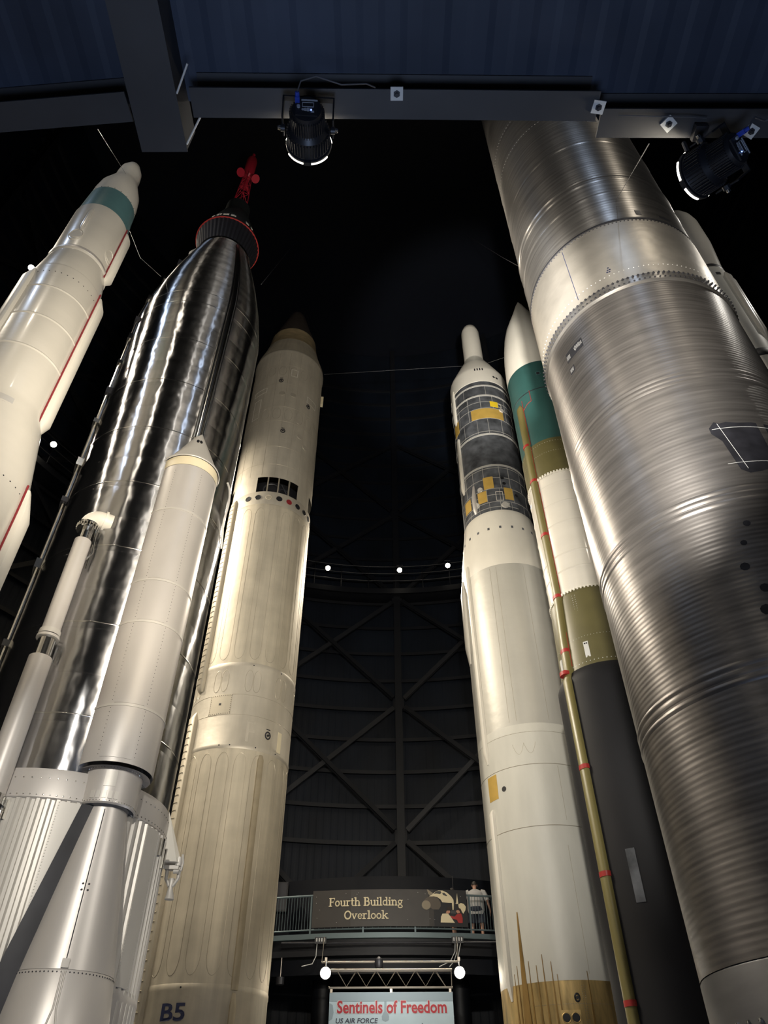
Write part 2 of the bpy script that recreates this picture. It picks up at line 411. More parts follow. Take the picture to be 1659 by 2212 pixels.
# ------------------------------------------------------------------ room
RC = (0.3, 13.5); RR = 17.0
def ring_pt(psi, R, z):  # psi degrees clockwise from +Y around the room's centre
    return (RC[0]+R*sin(rad(psi)), RC[1]+R*cos(rad(psi)), z)
mb = MB(); mb.lathe([(RR, 0), (RR, 44)], 128, c=RC); mb.lathe([(RR+.2, 44), (RR+.2, 0)], 128, c=RC)
struct(mb.build('wall_round', WALLM), 'dark ribbed cladding of the round hall wall', 'wall')
mb = MB(); mb.box((RC[0], RC[1], -.1), (36, 36, .2)); struct(mb.build('floor', FLOORM, smooth=False), 'grey concrete floor of the hall', 'floor')
mb = MB(); mb.box((RC[0], RC[1], 44.2), (36, 36, .3)); struct(mb.build('ceiling_upper', PANELDK, smooth=False), 'dark high ceiling far above the rockets', 'ceiling')
for z in [10.8+1.45*i for i in range(21)]:
    mb = MB(); mb.lathe([(RR-.02, z+.10), (RR-.26, z+.10), (RR-.26, z-.06), (RR-.24, z-.06), (RR-.24, z+.08), (RR-.02, z+.08)], 96, t0=90, t1=270, c=RC)
    struct(mb.build('wall_girt', STEELDK), 'dark horizontal girt running round the hall wall', 'girt')
NODES = (5.2, 11.0, 16.8, 22.6, 28.4, 34.2)
for k in range(-5, 6):
    psi = 1.15+22.5*k; p = ring_pt(psi, RR-.42, 0); d = Vector((sin(rad(psi)), cos(rad(psi)), 0))
    mb = MB(); mb.ibeam((p[0], p[1], 0), (p[0], p[1], 43.9), .32, .36, .03, up=d)
    for z in NODES: mb.box((p[0]-d.x*.0, p[1], z), (.5, .06, .55), Matrix.Rotation(-rad(psi), 3, 'Z'))
    struct(mb.build('steel_column', STEELDK, smooth=False), 'dark steel column standing against the hall wall', 'column')
for k in range(-4, 4):
    for a, b in zip(NODES[:-1], NODES[1:]):
        for flip in (0, 1):
            p = Vector(ring_pt(1.15+22.5*k, RR-.45-.1*flip, b if flip else a)); q = Vector(ring_pt(1.15+22.5*(k+1), RR-.45-.1*flip, a if flip else b))
            d = (q-p).normalized(); n = Vector((RC[0]-p.x, RC[1]-p.y, 0)).normalized()
            mb = MB(); mb.ibeam(p+d*.35, q-d*.35, .19, .17, .025, up=n)
            struct(mb.build('cross_brace', STEELDK, smooth=False), 'dark diagonal cross brace between two wall columns', 'brace')
# high walkway
mb = MB(); mb.lathe([(15.8, 22.65), (RR-.02, 22.65), (RR-.02, 22.75), (15.8, 22.75), (15.8, 22.45), (15.84, 22.45), (15.84, 22.65)], 96, t0=90, t1=270, c=RC)
struct(mb.build('trim_1', STEELDK), 'dark ledge of the high maintenance walkway', 'walkway')
rail = thing('walkway_railing', 'thin dark railing along the high maintenance walkway with the three lamps', 'railing', (RC[0], RC[1], 22.75))
for z in (.5, .95, 1.4):
    mb = MB(); mb.tube([(15.85*sin(rad(a)), 15.85*cos(rad(a)), z) for a in range(-80, 81, 2)], .025, 6); mb.build('rail', STEELDK, rail)
for i in range(-16, 17):
    a = rad(5*i+1.0); mb = MB(); mb.tube([(15.85*sin(a), 15.85*cos(a), 0), (15.85*sin(a), 15.85*cos(a), 1.42)], .025, 6); mb.build('post', STEELDK, rail)
def can_lamp(loc, tgt, label, power, group='bright spotlights on the high walkway', light=True, r=.13):
    t = thing('spotlight', label, 'lamp', loc, group)
    d = (Vector(tgt)-Vector(loc)).normalized(); q = d.to_track_quat('Z', 'Y').to_matrix()
    def rot(mb):
        mb.v = [tuple(q @ Vector(v)) for v in mb.v]; return mb
    rot(MB().lathe([(.03, -.26), (r*.72, -.24), (r*.8, -.1), (r, 0), (r, .08), (r*.9, .08)], 24, cap=True)).build('housing', LAMPBLK, t)
    rot(MB().lathe([(0.001, .075), (r*.6, .105), (r*.93, .09)], 24)).build('lens', GLOWHOT, t)
    mb = MB(); mb.tube([(-r-.03, 0, 0), (-r-.03, 0, .3), (r+.03, 0, .3), (r+.03, 0, 0)], .012, 6); mb.build('yoke', LAMPBLK, t)
    if light:
        lamp_light('spotlight_light', 'SPOT', Vector(loc)+d*.2, tgt, power, WARM, .24, 85)
    return t
can_lamp((-2.88, 28.95, 23.8), (-2.0, 8, 4), 'leftmost of the three bright spotlights on the high far walkway', 2600)
can_lamp((.78, 28.95, 23.65), (1.0, 8, 3), 'middle of the three bright spotlights on the high far walkway', 2600)
can_lamp((3.24, 28.85, 23.85), (3.4, 8, 5), 'rightmost of the three bright spotlights on the high far walkway', 4200)
can_lamp((-13.75, 20.05, 23.5), (0, 6, 6), 'bright spotlight at far left between the white missile and the polished rocket', 9000)
can_lamp((-14.6, 15.1, 28.9), (-4, 6, 10), 'glaring spotlight peeking past the left edge of the white missile', 3000, None)

# ------------------------------------------------------------------ text helpers
def text_mesh(body, size, bold=0.0, sx=1.0, shear=0.0, depth=.004, space=1.0):
    cu = bpy.data.curves.new('txt', 'FONT'); cu.body = body; cu.size = size; cu.offset = bold; cu.shear = shear
    cu.extrude = depth/2; cu.space_character = space; cu.align_x = 'LEFT'; cu.resolution_u = 3
    o = bpy.data.objects.new('txt', cu); COL.objects.link(o)
    dg = bpy.context.evaluated_depsgraph_get(); me = bpy.data.meshes.new_from_object(o.evaluated_get(dg))
    bpy.data.objects.remove(o)
    for v in me.vertices: v.co.x *= sx
    return me
def wrap_text(name, body, R, t_left, z_base, width, height, matl, parent, bold=0.01, lift=.008):
    me = text_mesh(body, 1.0, bold, depth=.006)
    xs = [v.co.x for v in me.vertices]; ys = [v.co.y for v in me.vertices]
    x0, x1, y0, y1 = min(xs), max(xs), min(ys), max(ys)
    for v in me.vertices:
        x = (v.co.x-x0)/(x1-x0)*width; y = (v.co.y-y0)/(y1-y0)*height; t = rad(t_left)+x/R; r = R+lift+v.co.z
        v.co = (r*sin(t), -r*cos(t), z_base+y)
    me.materials.append(matl)
    return link(bpy.data.objects.new(name, me), parent)

# ------------------------------------------------------------------ polished silver rocket with the red escape tower
A = thing('rocket', 'polished silver rocket with a red lattice tower on its nose', 'rocket', (-4.806, 10.821, 0))
R0 = 1.525
tp = [(R0, 5.2), (R0, 17.3), (1.50, 17.7), (1.38, 18.65), (1.20, 19.65), (1.0, 20.55), (.84, 21.2), (.76, 21.5)]
def dens(p, dz=.2):
    out = [p[0]]
    for a, b in zip(p[:-1], p[1:]):
        n = max(1, int(abs(b[1]-a[1])/dz))
        out += [(a[0]+(b[0]-a[0])*i/n, a[1]+(b[1]-a[1])*i/n) for i in range(1, n+1)]
    return out
def radA(z):
    for a, b in zip(tp[:-1], tp[1:]):
        if a[1] <= z <= b[1]: return a[0]+(b[0]-a[0])*(z-a[1])/(b[1]-a[1])
    return tp[-1][0] if z > 21 else R0
MB().lathe(dens(tp, .4), 128).build('tank', STEEL, A)
MB().lathe([(.79, 21.47), (.79, 21.53), (.70, 21.53)], 64).build('tank_rim', CHROME, A)
mb = MB()
for z in [6.2+.76*2*i for i in range(8)]+[17.32]: mb.lathe([(R0+.001, z-.012), (R0+.006, z-.004), (R0+.006, z+.004), (R0+.001, z+.012)], 96)
mb.build('weld_seams', CHROME, A)
# ribbed adapter, red ring, capsule
seg = 180; mb = MB(); V = []; F = []
for z, r in ((21.5, .73), (22.0, .84), (22.36, .93)):
    for k in range(seg):
        rr = r+(.014 if (k//2) % 2 else 0); t = 2*PI*k/seg; V.append((rr*sin(t), -rr*cos(t), z))
for i in range(2):
    for k in range(seg): F.append((i*seg+k, i*seg+(k+1) % seg, (i+1)*seg+(k+1) % seg, (i+1)*seg+k))
mb.add(V, F); mb.build('ribbed_adapter', mat('adapter_black', (.012, .012, .016), .2, .45), A, smooth=False)
MB().lathe([(.93, 22.37), (.965, 22.375), (.965, 22.395), (.93, 22.40)], 96).build('clamp_ring', RED, A)
cap = MB().lathe([(.94, 22.42), (.93, 22.5), (.42, 24.25), (.40, 24.3), (.385, 24.9), (.30, 24.98), (.02, 25.0)], 72).build('capsule', mat('capsule_slate', (.03, .034, .036), .3, .5, .15), A)
mb = MB()
for i, t in enumerate((-24, -14, -9, -1, 6, 14, 20, 46, 60)): mb.panel(lambda z: .93-(z-22.5)*.291+.012, t, t+(7 if i % 2 else 4), 22.66, 22.66+(.16 if i % 3 else .11), .004)
mb.build('white_lettering', WHITE2, cap)
mb = MB(); rb, rt = .30, .17
def tri(r, z, k): t = rad(20+120*k); return Vector((r*sin(t), -r*cos(t), z))
for k in range(3):
    mb.tube([tri(rb, 24.95, k), tri(rt, 27.55, k)], .017, 8)
lv = [24.95, 25.7, 26.4, 27.0, 27.5]
for i in range(4):
    ra = rb+(rt-rb)*(lv[i]-24.95)/2.6; rb_ = rb+(rt-rb)*(lv[i+1]-24.95)/2.6
    for k in range(3):
        mb.tube([tri(rb_, lv[i+1], k), tri(rb_, lv[i+1], k+1)], .010, 6)
        mb.tube([tri(ra, lv[i], k), tri(rb_, lv[i+1], k+1)] if (i+k) % 2 else [tri(ra, lv[i], k+1), tri(rb_, lv[i+1], k)], .009, 6)
tow = mb.build('escape_tower', TOWERRED, A)
MB().lathe([(.02, 27.45), (.13, 27.5), (.185, 27.62), (.19, 28.7), (.16, 28.88), (.08, 29.05), (.04, 29.1), (.03, 29.2), (.055, 29.26), (.055, 29.33), (.001, 29.39)], 32).build('escape_motor', TOWERRED, tow)
for k in range(3):
    t = rad(-35+120*k); d = Vector((sin(t)*.5, -cos(t)*.5, -.85)).normalized(); p = Vector((.10*sin(t), -.10*cos(t), 27.55))
    mb = MB(); mb.tube([p, p+d*.22, p+d*.42], .1, 16, True, [.06, .09, .155]); mb.build('nozzle', TOWERRED, tow)
# ducts and pipes
mb = MB(); st = [(43, radA(z), z) for z in (5.4, 9, 12.3, 14, 16, 17.3, 17.7, 18.65, 19.65, 20.55, 21.2, 21.45)]
st[-1] = (43, radA(21.3), 21.42, .4); mb.raceway(st, .06, .06); mb.build('duct', CHROME, A)
for dt, rr, mt in ((-3.5, .026, CHROME), (3.6, .012, CHROME)):
    mb = MB(); mb.tube([((radA(z)+.02)*sin(rad(43+dt)), -(radA(z)+.02)*cos(rad(43+dt)), z) for z in (12.3, 14, 16, 17.3, 17.7, 18.65, 19.65, 20.55, 21.2)], rr, 8); mb.build('duct_pipe', mt, A)
for j, (t, off, r) in enumerate(((-66, .06, .038), (-63.3, .045, .030), (-60.8, .05, .034), (-69, .05, .028))):
    mb = MB(); zs = [5.3, 8, 10, 12, 14, 16, 17.4, 17.9, 18.65, 19.65, 20.5]+([21.1, 21.35] if j != 3 else [])
    mb.tube([((radA(z)+off)*sin(rad(t)), -(radA(z)+off)*cos(rad(t)), z) for z in zs], r, 8)
    mb.build('side_pipe', CHAR if j == 0 else CHROME, A)
for i, z in enumerate((6.4, 7.7, 9.3, 10.9, 11.9, 13.2, 14.2, 15.3, 16.3, 17.1, 18.1, 19.3, 20.3)):
    mb = MB(); mb.panel(radA(z), -72, -58, z, z+(.12 if i % 2 else .2), .115, .02); mb.build('pipe_clamp', CHAR if i % 3 == 0 else CHROME, A)
mb = MB(); mb.raceway([(-65, radA(21.0), 20.95, .5), (-65, radA(21.2), 21.2), (-65, .8, 21.5, .4)], .13, .14); mb.build('pipe_cover', SILVER, A)
# feed line with elbow at left front
def onA(t, rho, z): return Vector((rho*sin(rad(t)), -rho*cos(rad(t)), z))
fl = MB(); fl.tube([onA(-8.1, 1.68, 7.42), onA(-8.1, 1.68, 9.2)], .135, 28); fl = fl.build('feed_line', SILVER, A)
mb = MB(); mb.tube([onA(-8.1, 1.68, 9.18), onA(-8.1, 1.68, 9.45)], .115, 28); mb.build('bright_sleeve', CHROME, fl)
e0 = onA(-8.1, 1.68, 9.5); rd = Vector((sin(rad(-8.1)), -cos(rad(-8.1)), 0)); dv = (Vector((cos(rad(-8.1)), sin(rad(-8.1)), 0))*.75-rd*.66).normalized()
pts = [e0]+[e0+Vector((0, 0, .06+.19*sin(PI/2*k/10)))+dv*.19*(1-cos(PI/2*k/10)) for k in range(11)]+[e0+Vector((0, 0, .25))+dv*.34]
mb = MB(); mb.tube(pts, .15, 28); mb.build('elbow', WHITE2, fl)
mb = MB(); mb.tube([e0+Vector((0, 0, .25))+dv*.20, e0+Vector((0, 0, .25))+dv*.24], .18, 28); mb.build('elbow_ring', WHITE2, fl)
mb = MB(); mb.tube([onA(-8.1, 1.68, 9.42), onA(-8.1, 1.68, 9.47)], .17, 28); mb.tube([onA(-8.1, 1.68, 9.50), onA(-8.1, 1.68, 9.55)], .175, 28)
for k in range(22):
    a = 2*PI*k/22; c = onA(-8.1, 1.68, 9.485); mb.box((c.x+.172*sin(a), c.y+.172*cos(a), c.z), (.02, .02, .08))
mb.build('bolted_flange', CHROME, fl)
mb = MB(); mb.tube([onA(-3.6, 1.62, 9.45), onA(-2.2, 1.58, 9.0), onA(-3.6, 1.63, 8.85)], .018, 8); mb.tube([onA(-3.0, 1.6, 9.5), onA(-3.0, 1.58, 8.7)], .014, 8); mb.build('strut', CHROME, fl)
mb = MB(); mb.tube([onA(-8.1, 1.68, 7.36), onA(-8.1, 1.68, 7.44)], .155, 28); mb.tube([onA(-8.1, 1.68, 7.30), onA(-8.1, 1.68, 7.34)], .165, 28); mb.build('line_collar', SILVER2, fl)
mb = MB(); mb.tube([onA(-8.1, 1.68, 6.95), onA(-8.1, 1.68, 7.32)], .13, 28); mb.build('bright_sleeve', CHROME, fl)
mb = MB(); mb.tube([onA(-8.1, 1.68, 5.0), onA(-8.1, 1.68, 6.98)], .165, 28); lo = mb.build('lower_line', SILVER, fl)
mb = MB(); mb.tube([onA(-8.1, 1.68, 4.88), onA(-8.1, 1.68, 5.0)], .18, 28); mb.tube([onA(-8.1, 1.70, 3.2), onA(-8.1, 1.70, 4.9)], .15, 28); mb.build('line_foot', CHROME, fl)
# band and corrugated skirt
mb = MB(); mb.lathe([(1.50, 5.42), (1.545, 5.40), (1.56, 5.30), (1.575, 5.02), (1.56, 5.0)], 96); mb.build('grey_band', SILVER, A)
mb = MB(); mb.ring_rivets(1.566, 5.27, 90, .010); mb.ring_rivets(1.578, 5.05, 120, .010); mb.build('band_rivets', CHROME, A)
seg = 480; mb = MB(); V = []; F = []
for z, r in ((0.4, 1.56), (3.0, 1.56), (5.0, 1.555)):
    for k in range(seg):
        rr = r+(.034 if (k//3) % 2 else 0); t = 2*PI*k/seg; V.append((rr*sin(t), -rr*cos(t), z))
for i in range(2):
    for k in range(seg): F.append((i*seg+k, i*seg+(k+1) % seg, (i+1)*seg+(k+1) % seg, (i+1)*seg+k))
mb.add(V, F); mb.build('corrugated_skirt', SILVER2, A, smooth=False)
mb = MB(); mb.lathe([(1.585, .4), (1.59, 2.95), (1.6, 3.0), (1.585, 3.08), (1.56, 3.1)], 96); mb.build('lower_band', SILVER, A)
for t in (21, 70):
    mb = MB(); mb.panel(1.598, t, t+11, 3.1, 4.98, .004); mb.col_rivets(1.602, t+.6, 3.1, 4.98, 55, .008); mb.col_rivets(1.602, t+10.4, 3.1, 4.98, 55, .008); mb.build('smooth_skirt_panel', SILVER2, A)
for t in (-2.5, 86):
    mb = MB(); mb.panel(1.58, t, t+2.2, 4.72, 4.95, .05); mb.tube([onA(t+1, 1.66, 4.55), onA(t+1, 1.66, 4.8)], .028, 10); mb.build('latch', CHROME, A)
# equipment pod with conical cap
pc = onA(45.7, 1.42, 0); pcx = (pc.x, pc.y)
pod = MB().lathe([(.50, 5.55), (.53, 5.5), (.53, 11.2)], 64, c=pcx).build('equipment_pod', SILVER, A)
MB().lathe([(.535, 11.2), (.535, 11.42)], 64, c=pcx).build('cream_band', CREAM, pod)
mb = MB(); V = []; F = []; tipp = onA(44.5, 1.53, 12.5); n = 48
for j in range(7):
    f = j/6; r = .54*(1-f)+.03*f; c = Vector((pc.x, pc.y, 11.45)).lerp(tipp, f)
    for k in range(n): V.append((c.x+r*sin(2*PI*k/n), c.y-r*cos(2*PI*k/n), c.z+(.0)))
for j in range(6):
    for k in range(n): F.append((j*n+k, j*n+(k+1) % n, (j+1)*n+(k+1) % n, (j+1)*n+k))
F.append(tuple(6*n+k for k in range(n))); mb.add(V, F); mb.lathe([(.56, 11.41), (.57, 11.43), (.56, 11.46), (.53, 11.47)], 64, c=pcx); nose = mb.build('conical_cap', SILVER2, pod)
mb = MB()
for t in (17, 33):
    a = rad(t); f = .62; c = Vector((pc.x, pc.y, 11.45)).lerp(tipp, f); r = .54*(1-f)+.03*f
    sl = Vector((sin(a), -cos(a), .5)).normalized(); u = Vector((cos(a), sin(a), 0)); v = sl.cross(u)
    P = c+Vector((r*sin(a), -r*cos(a), 0)); V = []
    for o in (0, .012):
        for k in range(16):
            q = 2*PI*k/16; V.append(P+u*.028*cos(q)+v*(.075*sin(q))+sl*o)
    mb.add(V, [(k, (k+1) % 16, 16+(k+1) % 16, 16+k) for k in range(16)]+[tuple(16+k for k in range(16))])
mb.build('black_vent', BLACK, nose)
mb = MB()
for t0, t1, z0, z1 in ((-6, 40, 10.1, 11.15), (-6, 40, 8.55, 10.05), (-6, 40, 7.75, 8.5), (-6, 40, 6.35, 7.7), (-6, 40, 5.56, 6.3)):
    V0 = len(mb.v); mb.panel(.53, t0, t1, z0, z1, .006, .02, pcx)
mb.build('access_panel', SILVER, pod)
mb = MB()
for z in (10.08, 8.52, 7.72, 6.32): MB().panel(.53, -110, 120, z-.018, z+.018, .010, .02, pcx).build('panel_joint', SILVER2, pod)
for t in (-10, 44):
    for k in range(90):
        z = 5.6+5.5*k/90; a = rad(t); mb.rivet((pc.x+.53*sin(a), pc.y-.53*cos(a), z), (sin(a), -cos(a), 0), .006)
mb.build('dark_rivet', CHAR, pod)
for v in mb.v[:0]: pass
mb = MB()
for k in range(26):   # curved trailing lip that joins the pod to the tank
    pass
mb.tube([onA(45.7+dt, 1.56+.38*max(0, cos(rad((dt-8)*2.6))), 11.42-.9*((dt-20)/34)**2*(1 if dt > 20 else 0)) for dt in range(20, 56, 3)], .022, 8); mb.build('trailing_lip', SILVER2, pod)
# neck and flared engine fairing
mb = MB(); mb.lathe([(.50, 5.46), (.40, 5.5), (.40, 5.02), (.38, 5.0)], 64, c=pcx); neck = mb.build('neck_ring', SILVER, A)
mb = MB(); mb.frame(.40, 0, 34, 5.22, 5.42, .012, .006) if False else None
for i in range(5): mb.panel(.40, -14+i*11, -6+i*11, 5.06, 5.16, .008, .02, pcx)
mb.panel(.40, 6, 28, 5.22, 5.42, .007, .02, pcx); mb.build('raised_panel', SILVER2, neck)
mb = MB()
for z in (5.035, 5.47):
    for k in range(60):
        a = 2*PI*k/60; mb.rivet((pc.x+.40*sin(a), pc.y-.40*cos(a), z), (sin(a), -cos(a), 0), .008)
mb.build('neck_rivet', CHROME, neck)
fair = MB().lathe([(.31, 5.03), (.30, 5.0), (.575, 3.12)], 64, c=pcx).build('engine_fairing', SILVER, A)
mb = MB(); mb.lathe([(.57, 3.12), (.582, 3.10), (.72, 1.9), (.75, .4)], 64, c=pcx); low = mb.build('lower_fairing', SILVER, fair)
def cr(z): return .30+(.575-.30)*(5.0-z)/1.88 if z > 3.12 else .582+(3.1-z)*.115
mb = MB()
for t in (20,):
    mb.tube([(pc.x+(cr(z))*sin(rad(t)), pc.y-(cr(z))*cos(rad(t)), z) for z in (4.95, 4.2, 3.6, 3.15)], .006, 6)
for z in (3.09, 2.35):
    for k in range(80):
        a = 2*PI*k/80; r = cr(z)+.001; mb.rivet((pc.x+r*sin(a), pc.y-r*cos(a), z), (sin(a), -cos(a), 0), .009)
for t, z in ((16, 3.95), (25, 3.95), (16, 4.02), (25, 4.02)):
    a = rad(t); r = cr(z); mb.rivet((pc.x+r*sin(a), pc.y-r*cos(a), z), (sin(a), -cos(a), 0), .014)
mb.build('seam_rivet', CHAR, fair)
mb = MB()
for t in (19, 22): mb.tube([(pc.x+(cr(z)+.004)*sin(rad(t)), pc.y-(cr(z)+.004)*cos(rad(t)), z) for z in (3.1, 2.75)]+[(pc.x+(cr(z)+.004)*sin(rad(t+s)), pc.y-(cr(z)+.004)*cos(rad(t+s)), z) for z, s in ((2.55, (t-20.5)*2.5), (2.2, (t-20.5)*4))], .010, 6)
mb.panel(cr(3.16), 16, 24, 3.13, 3.22, .02, .02, pcx); mb.build('hinge', SILVER2, fair)
# dark strip painted on as shade down the left side of the flared fairing
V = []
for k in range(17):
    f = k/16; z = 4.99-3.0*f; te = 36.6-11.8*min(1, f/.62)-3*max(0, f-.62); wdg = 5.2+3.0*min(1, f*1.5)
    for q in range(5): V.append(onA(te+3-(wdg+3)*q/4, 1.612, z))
mb = MB(); mb.add(V, [(5*k+q, 5*k+q+1, 5*k+q+6, 5*k+q+5) for k in range(16) for q in range(4)]); mb.build('shade_strip', CHAR, fair)
# small steering engine at right
vp = onA(103, 1.58, 0)
mb = MB(); mb.add([onA(100, 1.54, 5.45), onA(96, 1.56, 4.72), onA(112, 1.56, 4.72), (vp.x+.30, vp.y-.06, 4.70), (vp.x+.24, vp.y-.16, 4.72)],
                  [(0, 1, 4), (0, 4, 3), (0, 3, 2), (1, 2, 3, 4), (0, 2, 1)]); ve = mb.build('steering_fairing', WHITE2, A, smooth=False)
q = Vector((vp.x+.19, vp.y-.05, 0))
mb = MB(); mb.tube([q+Vector((0, 0, 4.52)), q+Vector((0, 0, 4.42)), q+Vector((.01, 0, 4.30)), q+Vector((.01, 0, 4.25))], .05, 18, True, [.045, .028, .055, .066]); mb.build('nozzle', SILVER2, ve)
mb = MB(); mb.box(q+Vector((-.02, 0, 4.66)), (.20, .12, .05)); mb.tube([q+Vector((-.09, 0, 4.66)), q+Vector((-.085, 0, 4.52)), q+Vector((-.02, 0, 4.42))], .026, 10); mb.tube([q+Vector((.09, 0, 4.68)), q+Vector((.085, 0, 4.52)), q+Vector((.02, 0, 4.42))], .026, 10)
mb.tube([q+Vector((.06, -.02, 4.68)), q+Vector((.06, -.02, 4.80))], .05, 14); mb.tube([q+Vector((.11, -.02, 4.62)), q+Vector((.125, -.02, 4.72)), q+Vector((.10, -.02, 4.84))], .018, 8); mb.tube([q+Vector((.02, -.06, 4.6)), q+Vector((.10, -.06, 4.6))], .03, 12)
mb.build('valve_piping', SILVER2, ve)

# ------------------------------------------------------------------ bare metal two-stage missile with a dark nose
B = thing('missile', 'bare tan metal missile with a blunt dark nose, right of the polished rocket', 'missile', (-4.36, 20.337, 0))
R = 1.525
MB().lathe([(.02, 33.5), (.14, 33.47), (.28, 33.38), (.39, 33.15), (.70, 32.0), (.90, 31.3), (1.05, 30.72)], 64).build('nose_cone', NOSEBLK, B)
MB().lathe([(1.05, 30.72), (1.07, 30.72), (1.20, 29.66), (1.22, 29.62)], 64).build('tan_collar', TAN, B)
MB().lathe([(1.18, 29.64), (1.24, 29.62), (1.25, 29.5), (1.54, 28.5), (1.555, 28.35)], 96).build('shoulder', TANK, B)
MB().lathe([(1.545, 28.36), (1.56, 28.33), (1.56, 28.2), (R, 28.15), (R, 20.30)], 112).build('upper_stage', TANK2, B)
gaps = [(-85, -60), (-12.9, 47.9), (75, 120)]
edges = [-180, -85, -60, -12.9, 47.9, 75, 120, 180]
inter = MB().lathe([(1.2, 19.5), (1.2, 20.35)], 48).build('inner_core', BLACK, B)
for a, b in zip(edges[:-1], edges[1:]):
    mb = MB()
    if (a, b) not in gaps: mb.lathe([(R, 20.30), (R, 19.55), (R-.03, 19.55), (R-.03, 20.30), (R, 20.30)], max(3, int((b-a)/3)), a, b); mb.add([(r_*sin(rad(t)), -r_*cos(rad(t)), z) for t in (a, b) for r_ in (R, R-.03) for z in (19.55, 20.3)], [(0, 1, 3, 2), (4, 6, 7, 5)]); mb.build('interstage_panel', TANK2, B)
for t in (2.5, 17.5, 33): MB().panel(R-.02, t-.9, t+.9, 19.53, 20.32, .018, .03).build('window_strut', SEAM, B)
mb = MB(); mb.hring(1.24, 8, 19.95, .30, .035, .26); mb.hring(1.24, 30, 19.85, .22, .03, .2); mb.tube([(1.3*sin(rad(40)), -1.3*cos(rad(40)), 19.6), (1.3*sin(rad(24)), -1.3*cos(rad(24)), 20.2)], .03, 8); mb.build('engine_piping', CHAR, inter)
MB().lathe([(R, 19.56), (R+.004, 19.55), (R+.004, 18.98), (R, 18.95)], 112).build('vent_band', TANK2, B)
for i in range(10):
    t = -8+i*14.5-14.5
    mb = MB(); mb.disc(R+.004, t, 19.27, .10, .004); mb.hring(R+.004, t, 19.27, .105, .012); mb.build('vent_hole', DKRED if i == 4 else (TANK if i == 2 else BLACK), B)
MB().lathe([(R, 18.95), (R+.004, 18.94), (R+.004, 18.85), (R, 18.82), (R, 12.5)], 112).build('lower_stage_top', TANK, B)
MB().lathe([(R, 12.5), (R+.012, 12.45), (R+.012, 12.36), (R, 12.3), (R, 9.98), (R+.012, 9.95), (R+.012, 9.88), (R, 9.84)], 112).build('mid_band', TANK2, B)
MB().lathe([(R, 9.84), (R, 4.4)], 112).build('lower_stage_tank', TANK, B)
MB().lathe([(R, 4.4), (R+.012, 4.36), (R+.012, 4.28), (R+.002, 4.25), (R+.002, 0.02)], 112).build('base_section', TANK, B)
mb = MB()
for k in range(20):
    t = -170+k*18
    mb.loop(R, t, t+12.5, 12.62, 18.75, .005, .35); mb.loop(R, t, t+12.5, 4.55, 9.72, .006, .40)
    if k % 2 == 0: mb.loop(R, t, t+8, 11.55, 12.25, .006, .25); mb.loop(R, t+9, t+17, 11.55, 12.25, .006, .25)
    mb.tube([(R*sin(rad(t)), -R*cos(rad(t)), z) for z in (20.4, 28.1)], .004, 5)
    mb.loop(R, t+2, t+14, 26.5, 27.1, .006, .3); mb.loop(R, t+2, t+14, 23.6, 24.3, .006, .3)
for z in (11.45, 10.83, 22.0, 23.5, 24.4, 25.9, 27.2, 21.0): mb.tube([((R+.001)*sin(rad(t)), -(R+.001)*cos(rad(t)), z) for t in range(-180, 181, 5)], .005, 5, False)
mb.build('panel_seams', SEAM, B)
mb = MB(); 
for fr_ in ((14, 25, 26.48, 26.95, .025), (46, 68, 25.2, 25.6, .025), (-48, -22, 25.45, 25.75, .02), (-44, -30, 23.9, 25.1, .018)): MB().frame(R, *fr_).build('white_outline', WHITE2, B)
for t, z in ((-.4, 26.1), (13.1, 22.92), (42.7, 10.36), (50, 25.0)):
    mb = MB(); mb.hring(R, t, z, .08, .022, .10); mb.disc(R, t, z, .035, .03); mb.panel(R, t-2.5, t+2.5, z+.16, z+.19, .004); mb.build('valve_port', CHAR, B)
for t, z in ((4, 25.25), (21.7, 25.25), (40.4, 22.92), (52, 22.5)):
    mb = MB(); mb.disc(R, t, z, .12, .012); mb.hring(R, t, z, .12, .012); mb.build('round_cover', TANK2, B)
def ribbed(name, t, z0, z1, wd, h, pitch, matl, parent, Rr=R):
    mb = MB(); mb.raceway([(t, Rr, z0, .3), (t, Rr, z0+.15), (t, Rr, z1-.2), (t, Rr, z1, .2)], wd, h, 10, .4); o = mb.build(name, matl, parent)
    mb = MB(); z = z0+.2
    while z < z1-.25:
        mb.raceway([(t, Rr+h*.85, z-.03, .05), (t, Rr+h*.85, z), (t, Rr+h*.85, z+.03, .05)], wd*.8, .035, 6); z += pitch
    mb.build('duct_ribs', matl, o); return o
ribbed('cable_duct', -47, 11.75, 19.5, .14, .13, .20, TANK, B)
ribbed('cable_duct', -48.5, 0.3, 11.1, .15, .15, .20, TANK, B)
mb = MB(); mb.raceway([(37.2, R, 4.3), (37.2, R, 9.6), (37.2, R, 9.75, .3)], .09, .06, 6, .3); mb.raceway([(37.5, R, 0.3), (37.5, R, 4.0), (37.5, R, 4.25, .3)], .08, .07, 6, .3); mb.build('narrow_duct', mat('duct_tan', (.38, .32, .22), .3, .5, .1), B)
mb = MB(); mb.panel(R, -26.7, -1.8, 10.83, 11.45, .008); o = mb.build('hatch', TANK, B)
mb = MB()
for k in range(11):
    for z in (10.86, 11.42): t = rad(-26+24*k/10); mb.rivet(((R+.008)*sin(t), -(R+.008)*cos(t), z), (sin(t), -cos(t), 0), .011)
for k in range(9):
    for t in (-26, -2.4): t = rad(t); mb.rivet(((R+.008)*sin(t), -(R+.008)*cos(t), 10.9+.5*k/8), (sin(t), -cos(t), 0), .011)
mb.panel(R+.008, -15.5, -13, 11.12, 11.18, .004); mb.build('hatch_rivets', CHAR, o)
mb = MB()
